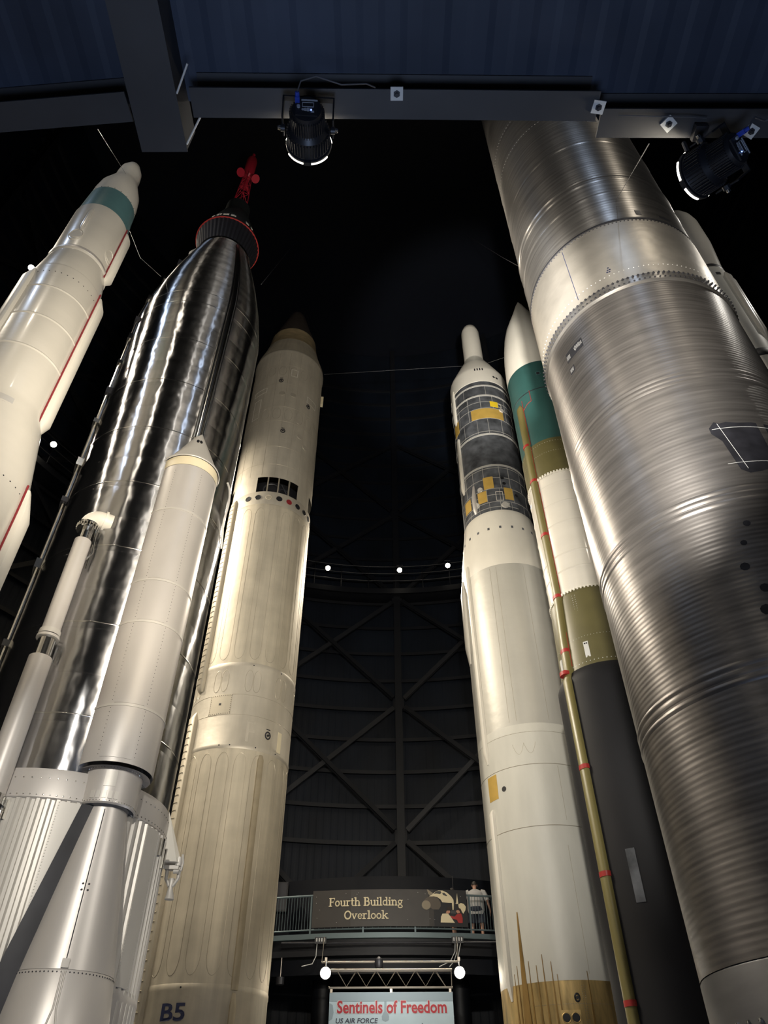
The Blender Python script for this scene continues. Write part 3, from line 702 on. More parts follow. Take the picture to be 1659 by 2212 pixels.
for t, z in ((17, 12.41), (52, 12.41), (-8, 9.92), (3, 9.92), (30, 9.92), (55, 9.92), (-8, 4.32), (-60, 28.3)): t = rad(t); mb.rivet(((R+.012)*sin(t), -(R+.012)*cos(t), z), (sin(t), -cos(t), 0), .022)
mb.build('dark_bolts', CHAR, B)
MB().panel(R, 57, 63, 10.0, 10.6, .006).build('tan_plate', CREAM, B); MB().panel(R, 96, 103, 26.6, 27.1, .12).build('side_bracket', CREAM, B)
wrap_text('number_lettering', 'B5', R+.002, -22.2, 3.70, .56, .33, NAVY, B, .02)
wrap_text('ghost_letter', 'F', R, 18, 10.05, .24, .62, TANK2, B, .01, .002)

# ------------------------------------------------------------------ grey-white missile with ochre patches
C = thing('missile', 'pale grey missile with a thin bottle-neck nose and ochre patches on a dark upper stage', 'missile', (4.245, 20.056, 0))
MB().lathe([(.02, 31.8), (.2, 31.76), (.36, 31.6), (.43, 31.25), (.44, 30.5), (.445, 28.95)], 48).build('nose_tube', WHITE2, C)
MB().lathe([(.445, 28.95), (.46, 28.85), (.77, 28.15)], 64).build('grey_flare', OFFWHITE, C)
MB().lathe([(.77, 28.15), (1.22, 27.05), (1.255, 26.85), (1.26, 26.0), (1.24, 25.98)], 96).build('white_shoulder', WHITE2, C)
def c2(z): return 1.25
up_ = MB().lathe([(1.25, 26.0), (1.25, 18.56)], 96).build('dark_upper_stage', SLATE, C)
for z in (25.04, 22.64, 20.87, 25.7): MB().lathe([(1.25, z-.05), (1.268, z-.04), (1.268, z-.02), (1.255, z-.015), (1.255, z+.015), (1.268, z+.02), (1.268, z+.04), (1.25, z+.05)], 96).build('bright_hoop', SLATELN, up_)
rg = random.Random(3); mb = MB()
for z0, z1, n in ((23.62, 25.0, 15), (22.7, 23.55, 14), (25.1, 25.65, 8), (18.6, 19.0, 18), (19.65, 20.82, 16), (19.0, 19.65, 14)):
    if z0 == 18.6:
        for z in (23.58, 24.22, 24.62, 22.8): mb.panel(1.25, rg.uniform(-150, -90), rg.uniform(60, 120), z, z+.022, .005)
        mb.build('panel_seam', SLATELN, up_); mb = MB()
    for k in range(n):
        t = -175+350*k/n+rg.uniform(-3, 3); mb.panel(1.25, t, t+rg.choice((.5, .7, 1.0)), z0, z1, .005)
for z in (19.0, 19.35, 19.66, 20.2, 18.75, 20.72): 
    t0 = rg.uniform(-150, -60); mb.panel(1.25, t0, t0+rg.uniform(130, 230), z, z+.022, .005)
mb.build('panel_seam', SLATELN, up_)
mb = MB()
for t0, t1, z0, z1 in ((-31.6, 30.5, 23.6, 24.2), (-82, -64, 23.5, 24.2), (-26, -9, 19.68, 20.28), (-39, -23, 19.08, 19.62), (7, 22, 19.12, 19.7), (-72, -55, 19.05, 19.6)):
    mb = MB(); mb.panel(1.25, t0, t1, z0, z1, .010); mb.build('ochre_patch', GOLD, up_)
mb = MB(); mb.panel(1.25, 6.5, 22.3, 24.33, 24.66, .010); mb.build('yellow_patch', YELLOW, up_)
for t, z in ((7, 20.2), (9, 19.92), (29, 19.42)):
    mb = MB(); mb.disc(1.25, t, z, .07, .006); mb.build('port_hole', BLACK, up_); 
for t, z, r in ((-33, 19.75, .09), (-42, 19.05, .1), (28, 24.2, .1), (5, 18.82, .12), (-44, 19.15, .07)):
    mb = MB(); mb.disc(1.25, t, z, r, .05); mb.hring(1.25, t, z, r, .02); mb.build('bright_fitting', SILVER2, up_)
mb = MB(); mb.raceway([(-46, 1.25, 18.7, .3), (-46, 1.25, 18.9), (-46, 1.25, 19.5), (-45, 1.25, 20.1, .2)], .09, .09); mb.build('blister', SILVER, up_)
mb = MB(); 
for fr_ in ((-8, 4, 19.05, 19.5), (8, 13, 18.75, 18.95), (22, 30, 24.4, 24.6)): MB().frame(1.25, *fr_, .015, .006).build('hatch_outline', WHITE2, up_)
mb = MB(); mb.raceway([(-72, 1.25, 24.1, .2), (-72, 1.25, 24.3), (-72, 1.25, 26.0), (-72, 1.25, 26.3, .4)], .10, .08, 6, .3); mb.raceway([(-71, 1.25, 20.1, .2), (-71, 1.25, 20.35), (-71, 1.25, 23.1), (-71, 1.25, 23.2, .4)], .10, .08, 6, .3); mb.build('upper_duct', WHITE2, C)
MB().lathe([(1.25, 18.6), (1.275, 18.56), (1.29, 18.4), (1.50, 16.75), (1.528, 16.4), (1.528, 16.0), (1.524, 15.98)], 112).build('white_interstage', WHITE2, C)
mb = MB()
for k in range(21):
    t = -8.8+17.14*k; mb.panel(1.29+(18.4-17.7)*.127, t-1.6, t+1.6, 17.60, 17.74, .008)
mb.build('vent_slots', SLATE, C)
mb = MB()
for t in (-14, -9, -4, 1): mb.panel(1.255, t, t+2.4, 26.75, 26.9, .005)
mb.build('dark_vent', CHAR, C)
for t in (24, 31): MB().disc(1.25, t, 26.4, .06, .012).build('port_hole', CHAR, C)
MB().lathe([(R, 16.0), (R, 10.4)], 112).build('satin_tank', GREYP, C)
MB().lathe([(R, 10.4), (R+.004, 10.2), (R+.004, 10.12), (R, 10.1), (R, 4.38)], 112).build('lower_tank', OFFWHITE, C)
MB().lathe([(R, 4.38), (R-.004, 4.36), (R-.004, .02)], 112).build('gold_base', BRASS, C)
mb = MB()
for z in (10.15, 9.25, 7.67): mb.tube([(R*sin(rad(t)), -R*cos(rad(t)), z) for t in range(-180, 181, 5)], .008, 5, False)
for t in (-30, -22, 12): mb.tube([(R*sin(rad(t)), -R*cos(rad(t)), z) for z in (10.5, 15.9)], .004, 5)
for t, z0, z1 in ((13, 7.8, 9.2), (10, 4.5, 7.2)): mb.tube([(R*sin(rad(t)), -R*cos(rad(t)), z) for z in (z0, z1)], .005, 5)
for t in (-24, -12): mb.tube([(R*sin(rad(t+q)), -R*cos(rad(t+q)), 9.85-.30*(1-(q/6)**2)) for q in range(-6, 7)], .004, 5)
mb.build('faint_seams', SEAM, C)
for z0, z1 in ((9.56, 16.48), (4.1, 8.33)):
    mb = MB(); mb.raceway([(-65, R, z0, .15), (-65, R, z0+.35), (-65, R, z1-.1), (-65, R, z1, .3)], .085, .09, 6, .3); mb.build('side_duct', WHITE2, C)
mb = MB(); mb.raceway([(-86, R, 13.0, .3), (-86, R, 13.6), (-86, R, 15.6), (-86, R, 16.2, .3)], .16, .12); mb.build('side_blister', WHITE, C)
mb = MB(); mb.panel(R, -68, -53.5, 8.55, 9.2, .007); mb.build('ochre_patch', GOLD, C)
mb = MB(); mb.disc(R, -45.3, 8.74, .07, .006); mb.build('port_hole', BLACK, C)
mb = MB(); V = [(-47.2, 5.82), (-46.3, 5.82), (-44, 3.4), (-52, 3.4)]
mb.add([((R+o)*sin(rad(t)), -(R+o)*cos(rad(t)), z) for o in (-.01, .012) for t, z in V], [(4, 5, 6, 7), (0, 1, 5, 4), (1, 2, 6, 5), (3, 0, 4, 7)])
mb.build('brown_spike', STREAK, C)
mb = MB()
for t, z in ((-54, 4.75), (-41, 4.8), (-34, 4.7), (-28, 4.9), (-21, 4.75), (-17, 4.5), (8, 4.55), (-58, 4.6)):
    V = [(t-.25, z), (t+.25, z), (t+.9, 3.2), (t-.9, 3.2)]
    mb.add([((R+o)*sin(rad(a)), -(R+o)*cos(rad(a)), q) for o in (-.01, .006) for a, q in V], [(4, 5, 6, 7), (0, 1, 5, 4), (1, 2, 6, 5), (3, 0, 4, 7)])
mb.build('brown_drips', STREAK, C)
for t in (-14.1, -6.6):
    mb = MB(); mb.panel(R, t-4.2, t+4.2, 3.56, 3.84, .010); mb.disc(R+.012, t, 3.70, .09, .004); mb.hring(R+.012, t, 3.7, .09, .012); o = mb.build('vent_plate', BRASS, C)
    mb = MB(); mb.disc(R+.012, t, 3.70, .082, .008); mb.build('vent_hole', BLACK, o)
mb = MB(); mb.hring(R, -3.5, 4.06, .05, .02, .07); mb.disc(R, -3.5, 4.06, .03, .02); mb.build('valve_port', CHAR, C)
mb = MB(); mb.col_rivets(R, 1.5, 3.0, 4.3, 34, .009); mb.col_rivets(R, 3.5, 3.0, 4.3, 34, .009); mb.ring_rivets(R, 3.95, 60, .008, -40, 40); mb.build('base_rivets', SEAM, C)

# ------------------------------------------------------------------ white, teal, olive and black missile
P = thing('missile', 'missile banded white, teal, olive and black, with a pointed white nose', 'missile', (5.178, 14.927, 0))
og = [(.02, 25.8), (.14, 25.5), (.30, 24.98), (.50, 24.4), (.68, 23.85), (.80, 23.3), (.895, 22.6), (.95, 22.0), (.985, 21.2), (.985, 20.75)]
MB().lathe(og, 72).build('nose_cone', WHITE2, P)
MB().lathe([(.985, 20.75), (.99, 20.72), (.975, 20.65), (.975, 17.05)], 72).build('teal_section', TEAL, P)
mb = MB(); mb.lathe([(.976, 19.42), (.98, 19.41), (.98, 19.39), (.976, 19.38)], 72); mb.panel(.975, -17, -9, 20.05, 20.2, .006); mb.build('teal_seam', CHAR, P)
mb = MB(); mb.frame(.975, -17, -9, 20.05, 20.2, .015, .010); mb.build('hatch_outline', TEALB, P)
MB().lathe([(.98, 17.08), (.985, 17.05), (.985, 15.72)], 72).build('olive_section', OLIVE, P)
MB().lathe([(.975, 15.75), (.975, 11.72)], 72).build('white_stage', WHITE, P)
mb = MB()
for z in (15.3, 14.6, 13.9, 12.9, 12.4): mb.lathe([(.975, z-.03), (.985, z), (.975, z+.03)], 72)
mb.build('white_hoop', WHITE, P)
mb = MB()
for k in range(72):
    a = 2*PI*k/72; mb.box((.985*sin(a), -.985*cos(a), 15.70), (.045, .045, .09), Matrix.Rotation(a, 3, 'Z'))
    mb.box((.985*sin(a), -.985*cos(a), 11.74), (.04, .04, .07), Matrix.Rotation(a, 3, 'Z'))
mb.build('scalloped_edge', WHITE2, P)
MB().lathe([(.98, 11.75), (.985, 11.70), (1.04, 9.65)], 72).build('olive_skirt', OLIVE, P)
MB().lathe([(1.04, 9.66), (1.10, 9.6), (1.165, 9.45), (1.17, 9.3), (1.17, .02)], 72).build('black_stage', BLACKR, P)
mb = MB(); mb.ring_rivets(.985, 16.95, 80, .010); mb.ring_rivets(.985, 16.55, 90, .008); mb.ring_rivets(1.035, 9.75, 70, .014)
mb.ring_rivets(1.02, 10.4, 90, .008)
for t in (-40, -36): mb.col_rivets(.995, t, 11.1, 11.6, 8, .009)
mb.build('pale_rivets', PLATE, P)
mb = MB(); mb.raceway([(-64, .975, 19.1, .15), (-63, .975, 18.9), (-63.5, .975, 17.1), (-64, .98, 15.7), (-64, .975, 11.75), (-66.5, 1.02, 10.5), (-67, 1.04, 9.7), (-64.5, 1.165, 9.4), (-64.3, 1.17, .3)], .115, .11, 12, .6)
rw = mb.build('cable_duct', OLIVE2, P)
def rp(z): return .98 if z > 11.7 else (.985+(11.7-z)*.027 if z > 9.65 else 1.17)
mb = MB()
for z in (17.18, 15.74, 13.74, 11.75, 10.23, 9.62, 7.45, 5.42, 3.42):
    t = -64 if z > 11.7 or z < 9.5 else -66.8
    MB().raceway([(t, rp(z)+.002, z-.045), (t, rp(z)+.002, z+.045)], .122, .116, 12, .6).build('red_strap', RED, rw)
mb = MB()
for z0, z1, t in ((17.2, 19.2, -55.5), (11.8, 17.1, -56.5), (9.8, 11.7, -60)):
    mb.tube([((rp(z)+.004)*sin(rad(t)), -(rp(z)+.004)*cos(rad(t)), z) for z in (z0, (z0+z1)/2, z1)], .008, 6)
mb.tube([(.98*sin(rad(t)), -.98*cos(rad(t)), z) for t, z in ((-55, 18.75), (-45, 18.9), (-36, 18.95))], .008, 6); mb.tube([(.98*sin(rad(t)), -.98*cos(rad(t)), z) for t, z in ((-36, 18.95), (-36.5, 19.45))], .008, 6)
mb.build('red_line', RED, rw)
mb = MB(); mb.panel(1.025, -38, -31.5, 9.85, 10.25, .010); o = mb.build('white_tag', PLATE, P)
mb = MB()
for t, z in ((-36, 10.2), (-33.5, 10.2)): mb.disc(1.035, t, z, .018, .006, 10)
mb.build('tag_hole', BLACK, o)
mb = MB(); mb.panel(1.05, -84, -79, 9.75, 10.15, .010); mb.build('white_tag', PLATE, P)
mb = MB(); mb.panel(1.17, -38.5, -30, 4.85, 5.75, .006); mb.build('grey_patch', SLATE, P)

# ------------------------------------------------------------------ huge metal rocket booster at right
S = thing('rocket_booster', 'huge ribbed grey metal booster in the right foreground', 'rocket booster', (4.482, 7.468, 0))
R = 1.6
up_ = MB().lathe([(R, 13.83), (R, 22.0), (R, 25.0), (1.45, 26.0), (1.0, 27.4), (.3, 28.4), (.02, 28.5)], 160).build('upper_casing', WOUNDUP, S)
mb = MB()
for z, h in ((15.62, .018), (15.45, .012), (17.3, .008), (19.2, .006), (20.5, .006), (14.9, .008)):
    MB().lathe([(R, z-.06), (R+h, z-.02), (R+h, z+.02), (R, z+.06)], 128).build('casing_hoop', WOUNDUP, up_)
mb = MB(); mb.ring_rivets(R, 19.14, 130, .011); mb.ring_rivets(R, 20.41, 130, .011); mb.build('rivet_line', PLATE, up_)
MB().panel(R, 1, 4.5, 13.97, 14.12, .006).build('dark_mark', DARKPATCH, up_); MB().panel(R, 17, 25, 13.98, 14.05, .006).build('dark_mark', DARKPATCH, up_)
MB().lathe([(R+.004, 11.92), (R+.012, 12.0), (R+.012, 13.76), (R+.002, 13.80), (R-.01, 13.83)], 128).build('smooth_joint_band', BANDM, S)
MB().lathe([(R, 13.78), (R+.016, 13.80), (R+.016, 13.84), (R, 13.87)], 128).build('joint_groove', CHAR, S)
mb = MB(); mb.ring_rivets(R+.012, 13.74, 150, .016); mb.build('dark_joint_bolts', CHAR, S)
mb = MB(); mb.ring_rivets(R+.012, 12.22, 130, .010); mb.build('pale_joint_rivets', PLATE, S)
mb = MB(); mb.tube([((R+.012)*sin(rad(t)), -(R+.012)*cos(rad(t)), z) for t, z in ((-50, 13.7), (-50, 12.1))], .006, 6)
for dx, z in ((0, 12.38), (1.2, 12.38), (.6, 12.44), (.6, 12.32), (-.6, 12.33)): mb.disc(R+.012, -28.8+dx, z, .016, .004, 8)
mb.build('dark_dots', NAVY, S)
MB().lathe([(R, 11.98), (R+.03, 11.96), (R+.03, 11.78), (R, 11.74)], 128).build('pin_joint', WOUNDUP, S)
mb = MB(); mb.ring_rivets(R+.03, 11.93, 130, .022, h=1.4); mb.ring_rivets(R+.03, 11.82, 130, .018, h=.8); mb.build('joint_pins', CHAR, S)
low = MB().lathe([(R, 11.76), (R, 2.76)], 160).build('ribbed_casing', WOUND, S)
mb = MB()
for z in (9.29, 7.10, 4.98):
    mb = MB()
    for d, h in ((0, .010), (.09, .007), (.17, .009)): mb.lathe([(R, z+d-.035), (R+h, z+d-.01), (R+h, z+d+.01), (R, z+d+.035)], 128)
    mb.build('casing_hoop', WOUND, low)
rg = random.Random(11); mb = MB(); V = []
pts = [(-15, 8.28), (-11, 8.4), (0, 8.36), (20, 8.34), (45, 8.3), (46, 7.6), (25, 7.52), (6, 7.58), (-4, 7.45), (-14, 7.58), (-12, 7.7), (-9, 7.8), (-10.5, 8.0), (-13, 8.15)]
mb.add([((R+o)*sin(rad(t)), -(R+o)*cos(rad(t)), z) for o in (.0025,) for t, z in pts], []) if False else None
V = []; F = []; cols = [(-15, 8.2, 8.3), (-12, 8.05, 8.4), (-10, 7.55, 8.36), (-7, 7.48, 8.38), (-2, 7.5, 8.35), (4, 7.56, 8.36), (12, 7.58, 8.34), (22, 7.55, 8.35), (34, 7.57, 8.33), (48, 7.58, 8.3)]
for t, a, b in cols: V += [((R+.003)*sin(rad(t)), -(R+.003)*cos(rad(t)), a), ((R+.003)*sin(rad(t)), -(R+.003)*cos(rad(t)), b)]
mb.add(V, [(2*i, 2*i+2, 2*i+3, 2*i+1) for i in range(len(cols)-1)])
mb.build('burnt_patch', DARKPATCH, low)
for t, z, r in ((-24, 6.2, .05), (-21, 6.5, .035), (-20.5, 5.9, .05), (-23, 5.65, .06), (-17, 6.75, .04)): MB().disc(R, t, z, r, .003, 9).build('dark_stain', DARKPATCH, low)
mb = MB(); mb.tube([((R+.006)*sin(rad(t)), -(R+.006)*cos(rad(t)), 8.27) for t in range(-14, 47, 4)], .0035, 5); mb.tube([((R+.006)*sin(rad(t)), -(R+.006)*cos(rad(t)), 7.66) for t in range(-14, 47, 4)], .0035, 5)
mb.tube([((R+.006)*sin(rad(t)), -(R+.006)*cos(rad(t)), z) for t, z in ((-11, 8.36), (-7, 7.55))], .003, 5); mb.build('chalk_line', PLATE, low)
mb = MB(); mb.panel(R, -70, -56, 11.02, 11.24, .006); mb.panel(R, -70, -66, 10.72, 10.86, .006); o = mb.build('data_plate', CHAR, low)
mb = MB(); rg = random.Random(2)
for k in range(9): t = -62.5+k*.7; mb.panel(R+.006, t, t+.4, 11.08+rg.uniform(0, .03), 11.2-rg.uniform(0, .03), .003)
for k in range(4): mb.panel(R+.006, -69.5+k*.8, -69.1+k*.8, 11.06, 11.16, .003); mb.panel(R+.006, -69.6+k*.8, -69.2+k*.8, 10.75, 10.83, .003)
mb.build('plate_lettering', mat('worn_lettering', (.25, .25, .25), 0, .6), o)
bs = MB().lathe([(R-.01, 2.76), (R+.004, 2.74), (R+.004, .02)], 128).build('base_section', DKCASE, S)
mb = MB(); mb.ring_rivets(R+.004, 2.36, 70, .022, h=1.0); mb.build('base_bolts', CHROME, bs)

# ------------------------------------------------------------------ glossy white missile at left
Mi = thing('missile', 'glossy white missile with a blue-green band, at the left edge', 'missile', (-6.068, 7.257, 0))
MB().lathe([(.01, 19.56), (.10, 19.53), (.15, 19.45), (.245, 19.15), (.265, 18.9), (.27, 18.62), (.30, 18.5), (.45, 17.95), (.485, 17.6), (.495, 17.27)], 72).build('nose', WHITE, Mi)
MB().lathe([(.497, 17.27), (.50, 17.25), (.545, 16.34)], 72).build('blue_green_band', TEALB, Mi)
MB().lathe([(.553, 16.34), (.556, 16.32), (.556, 14.6)], 72).build('upper_stage', WHITE, Mi)
mb = MB(); mb.ring_rivets(.498, 17.29, 22, .010); mb.build('dark_dots', CHAR, Mi)
MB().lathe([(.553, 14.6), (.572, 14.58), (.572, 14.5), (.555, 14.46), (.56, 14.44), (.65, 13.72)], 72).build('tapered_interstage', WHITE, Mi)
MB().lathe([(.556, 14.62), (.575, 14.57), (.575, 14.52), (.556, 14.5)], 72).build('grey_hoop', SILVER, Mi)
MB().lathe([(.65, 13.72), (.667, 13.66), (.667, 10.25), (.68, 10.15), (.70, 10.05), (.915, 8.75), (.93, 8.5)], 80).build('middle_stage', WHITE, Mi)
mb = MB()
for z in (12.95, 12.1, 11.25, 10.15): MB().lathe([(.667, z-.03), (.677, z), (.667, z+.03)], 72).build('hoop', WHITE, Mi)
mb = MB(); mb.ring_rivets(.667, 13.42, 40, .011); mb.ring_rivets(.932, 8.5, 46, .012); mb.build('dark_bolts', CHAR, Mi)
MB().lathe([(.93, 8.5), (.935, 8.46), (.935, .02)], 80).build('lower_stage', WHITE, Mi)
for t, z in ((4, 15.0), (84, 15.0)):
    mb = MB(); mb.hring(.556, t, z, .13, .010, .20); mb.disc(.556, t, z, .12, .008); mb.build('round_cover', WHITE, Mi)
mb = MB(); mb.raceway([(8, .556, 15.2, .3), (8, .556, 15.3), (8, .556, 16.0), (8, .556, 16.1, .3)], .045, .03); mb.build('small_fairing', WHITE, Mi)
def mduct(st, wd=.14, h=.12):
    mb = MB(); mb.raceway(st, wd, h, 8, .35); o = mb.build('side_duct', WHITE2, Mi)
    mb = MB(); mb.tube([((q[1]+.012)*sin(rad(q[0]-math.degrees(wd*1.02/q[1]))), -(q[1]+.012)*cos(rad(q[0]-math.degrees(wd*1.02/q[1]))), q[2]) for q in st], .016, 6); mb.build('red_line', DKRED, o)
mduct([(109, .556, 14.42, .1), (109, .556, 14.62), (109, .556, 16.1), (109, .556, 16.35, .2)])
mduct([(106, .667, 9.95, .1), (106, .667, 10.25), (106, .667, 13.45), (106, .667, 13.75, .2)], .15, .12)
mduct([(106, .935, 6.0), (106, .935, 8.1), (106, .935, 8.25), (106, .93, 8.75, .15)], .16, .15)
mb = MB(); mb.panel(.667, 28, 48, 9.2, 10.0, .06); o = mb.build('tan_cover', SILVER2, Mi)
mb = MB()
for k in range(3): mb.panel(.73, 36+k*1.6, 36.8+k*1.6, 9.75, 9.85, .003)
mb.build('small_marks', CHAR, o)
mb = MB(); mb.raceway([(-28, .667, 10.4, .2), (-28, .667, 10.8), (-28, .667, 13.3), (-28, .667, 13.6, .2)], .12, .1); mb.build('far_duct', WHITE2, Mi)

# ------------------------------------------------------------------ white missile mostly hidden by the booster
Fm = thing('missile', 'slim white missile half hidden behind the right edge of the huge booster', 'missile', (8.494, 9.841, 0))
MB().lathe([(.02, 21.98), (.25, 21.95), (.40, 21.75), (.50, 21.45), (.552, 21.1), (.555, 20.0), (.545, 19.8), (.462, 18.62)], 72).build('nose_shroud', WHITE, Fm)
MB().lathe([(.465, 18.62), (.472, 18.6), (.472, 18.5), (.465, 18.48)], 72).build('dark_ring', BLACK, Fm)
MB().lathe([(.462, 18.5), (.50, 18.25), (.505, 14.86)], 72).build('upper_stage', OFFWHITE, Fm)
mb = MB(); mb.panel(.505, -8, 5, 18.02, 18.12, .005); mb.build('dark_slot', BLACK, Fm)
MB().lathe([(.507, 14.88), (.517, 14.86), (.517, 14.64), (.507, 14.62)], 72).build('black_band', BLACK, Fm)
MB().lathe([(.505, 14.62), (.515, 14.4), (.60, 12.9), (.66, 12.2), (.66, .02)], 72).build('lower_stages', WHITE, Fm)
mb = MB(); mb.raceway([(27, .505, 15.2, .1), (27, .505, 15.6), (27, .505, 18.0), (27, .50, 18.2, .2)], .09, .075, 8, .35); mb.build('side_duct', WHITE, Fm)
mb = MB(); mb.raceway([(47, .505, 15.4, .1), (47, .505, 15.8), (47, .505, 17.9), (47, .50, 18.25, .2)], .08, .075, 8, .35); mb.build('side_duct', WHITE, Fm)

# ------------------------------------------------------------------ roof deck and beams over the viewer
mb = MB(); mb.box((0, -2.2, 7.37), (15, 8.1, .12)); struct(mb.build('ceiling', DECKM, smooth=False), 'dark ribbed roof deck over the viewer', 'ceiling')
def ibm(name, a, b, wd, h, label):
    mb = MB(); mb.ibeam(a, b, wd, h, .02); return struct(mb.build(name, BEAMM, smooth=False), label, 'beam')
ibm('edge_beam', (-1.32, 1.755, 7.15), (1.50, 1.79, 7.15), .19, .32, 'grey roof edge beam with the middle stage lamp')
ibm('edge_beam', (1.53, 1.90, 7.15), (7.2, 1.93, 7.15), .19, .32, 'grey roof edge beam behind the right stage lamp')
ibm('edge_beam', (-7.2, 2.16, 7.15), (-1.76, 1.78, 7.15), .19, .32, 'grey roof edge beam left of the wide projecting beam')
mb = MB(); mb.box((-1.575, -1.5, 7.16), (.32, 7.14, .34)); mb.box((-1.575, -1.5, 6.985), (.33, 7.15, .012)); struct(mb.build('projecting_beam', BEAMM, smooth=False), 'wide dark beam that projects past the roof edge at upper left', 'beam')
mb = MB(); mb.tube([(-1.41, 2.03, 7.0), (-1.19, 1.73, 7.0)], .007, 6); mb.tube([(-1.41, 1.70, 7.0), (-1.30, 1.52, 7.0)], .007, 6); struct(mb.build('beam_tie_rod', PLATE), 'pair of thin pale tie rods beside the projecting beam end', 'rod')
for i, (x, y) in enumerate(((.10, 1.70), (1.50, 1.79), (2.62, 1.95), (2.02, 1.90))):
    r = Matrix.Rotation(rad((0, 8, 25, 40)[i]), 3, 'Z')
    mb = MB(); mb.box((0, 0, 0), (.085, .085, .012), r)
    t = mb.build('bolt_plate', PLATE, smooth=False, loc=(x, y, 6.98))
    tag(t, ('small white square plate under the roof beam, right of the middle stage lamp', 'small white square plate on the beam above the booster top',
            'small white plate with a bolt at far upper right of the right stage lamp', 'small white plate half behind the right stage lamp')[i], 'plate')
    mb = MB(); mb.tube([(0, 0, -.035), (0, 0, .0)], .012, 8); mb.tube([(0, 0, -.012), (0, 0, -.004)], .024, 6); mb.build('bolt', CHAR, t)

def stage_lamp(loc, axis, side, label, aimpow):
    """LED stage lamp: local +Z is where it shines, local X runs between the yoke arms"""
    t = thing('stage_lamp', label, 'stage light', loc, None)
    zx = Vector(axis).normalized(); xx = (Vector(side)-zx*Vector(side).dot(zx)).normalized(); yy = zx.cross(xx)
    Q = Matrix((xx, yy, zx)).transposed()
    def go(mb, name, m, par=t, **k):
        mb.v = [tuple(Q @ Vector(v)) for v in mb.v]; return mb.build(name, m, par, **k)
    hs = go(MB().lathe([(.10, -.20), (.118, -.195), (.125, -.17), (.13, -.02), (.165, .02), (.172, .16), (.178, .17)], 48, cap=True), 'housing', LAMPBLK)
    mb = MB()
    for k in range(40):
        a = 2*PI*k/40; r1 = .131; r2 = .168
        mb.box((.133*sin(a), -.133*cos(a), -.09), (.006, .022, .15), Matrix.Rotation(a, 3, 'Z'))
        mb.box((.174*sin(a), -.174*cos(a), .09), (.006, .018, .13), Matrix.Rotation(a, 3, 'Z'))
    go(mb, 'cooling_fins', LAMPBLK, hs, smooth=False)
    go(MB().lathe([(.176, .165), (.192, .17), (.196, .185), (.192, .20), (.176, .20)], 64), 'bezel', LAMPBLK)
    mb = MB()
    for a0, a1 in ((-55, -8), (12, 58), (100, 260)): mb.lathe([(.192, .184), (.199, .187), (.201, .194), (.198, .202), (.190, .205)], 24, t0=a0+180, t1=a1+180)
    go(mb, 'light_ring', GLOW)
    go(MB().lathe([(.001, .205), (.12, .202), (.18, .195)], 48), 'lens', GLOWHOT)
    mb = MB(); mb.box((0, .0, .186), (.001, .001, .001)); mb.v = []; mb.f = []; mb.uv = []
    mb.box((0, .19, .185), (.06, .03, .04)); go(mb, 'lug', LAMPBLK, smooth=False)
    mb = MB(); mb.box((0, 0, -.205), (.175, .15, .012)); pn = go(mb, 'control_panel', BLACK, smooth=False)
    mb = MB(); x0, x1, y0, y1 = -.035, .055, -.045, -.005
    for c, s in (((.01, y0, -.213), (.09, .004, .004)), ((.01, y1, -.213), (.09, .004, .004)), ((x0, -.025, -.213), (.004, .04, .004)), ((x1, -.025, -.213), (.004, .04, .004))): mb.box(c, s)
    mb.box((.02, -.068, -.213), (.13, .012, .004)); go(mb, 'display_frame', LAMPPANEL, pn, smooth=False)
    mb = MB(); mb.tube([(-.065, .0, -.225), (-.065, 0, -.20)], .013, 16); go(mb, 'knob', LAMPPANEL, pn)
    mb = MB()
    for q, r in ((-.03, .010), (-.01, .014), (.012, .017), (.034, .013)): mb.tube([(q, .022, -.214), (q, .022, -.205)], r, 14)
    mb.box((.05, .04, -.212), (.022, .014, .006)); go(mb, 'buttons', LAMPPANEL, pn)
    go(MB().tube([(.037, .027, -.219), (.037, .027, -.212)], .004, 8), 'status_light', LED, pn)
    mb = MB(); mb.box((-.075, -.06, -.235), (.036, .045, .06)); mb.tube([(-.075, -.06, -.26), (-.075, -.07, -.29)], .016, 10); go(mb, 'plug', PLUGBLUE)
    mb = MB()
    for sx in (-1, 1):
        mb.box((sx*.208, -.03, .02), (.012, .045, .20)); mb.box((sx*.208, -.14, -.05), (.012, .20, .05)); mb.tube([(sx*.19, 0, .02), (sx*.225, 0, .02)], .03, 14)
    mb.box((0, -.235, -.05), (.428, .012, .05)); yk = go(mb, 'yoke', LAMPBLK, smooth=False)
    for sx in (-1, 1):
        mb = MB(); mb.tube([(sx*.222, 0, .02), (sx*.25, 0, .02)], .016, 10); mb.tube([(sx*.235, -.02, .02), (sx*.235, .02, .02)], .008, 8); go(mb, 'tilt_knob', CHROME, yk)
    return t, Q
la, Q = stage_lamp((-.495, 1.80, 6.66), (-.0583, .8814, .4683), (1, .05, 0), 'black finned stage lamp hanging under the roof edge beam, upper centre', 1)
la.scale = (.80, .80, .80)
p = Q @ Vector((-.075, -.07, -.285))
mb = MB(); mb.tube([tuple(p), (p.x+.03, p.y-.06, p.z+.06), (p.x+.15, p.y-.08, p.z+.10), (p.x+.35, p.y-.02, p.z+.10), (p.x+.55, p.y-.02, p.z+.12), (p.x+.62, p.y+.02, p.z+.16)], .006, 6); mb.build('power_cable', WIRE, la)
mb = MB(); mb.tube([(0, -.04, .2), (0, -.04, .40)], .02, 10); mb.box((0, -.06, .35), (.10, .12, .06)); mb.build('clamp', CHAR, la)
lb, Q = stage_lamp((2.28, 2.02, 6.62), (-.476, .742, .472), (.55, .70, -.45), 'black finned stage lamp with a glowing edge, upper right', 1)
lb.scale = (.88, .88, .88)
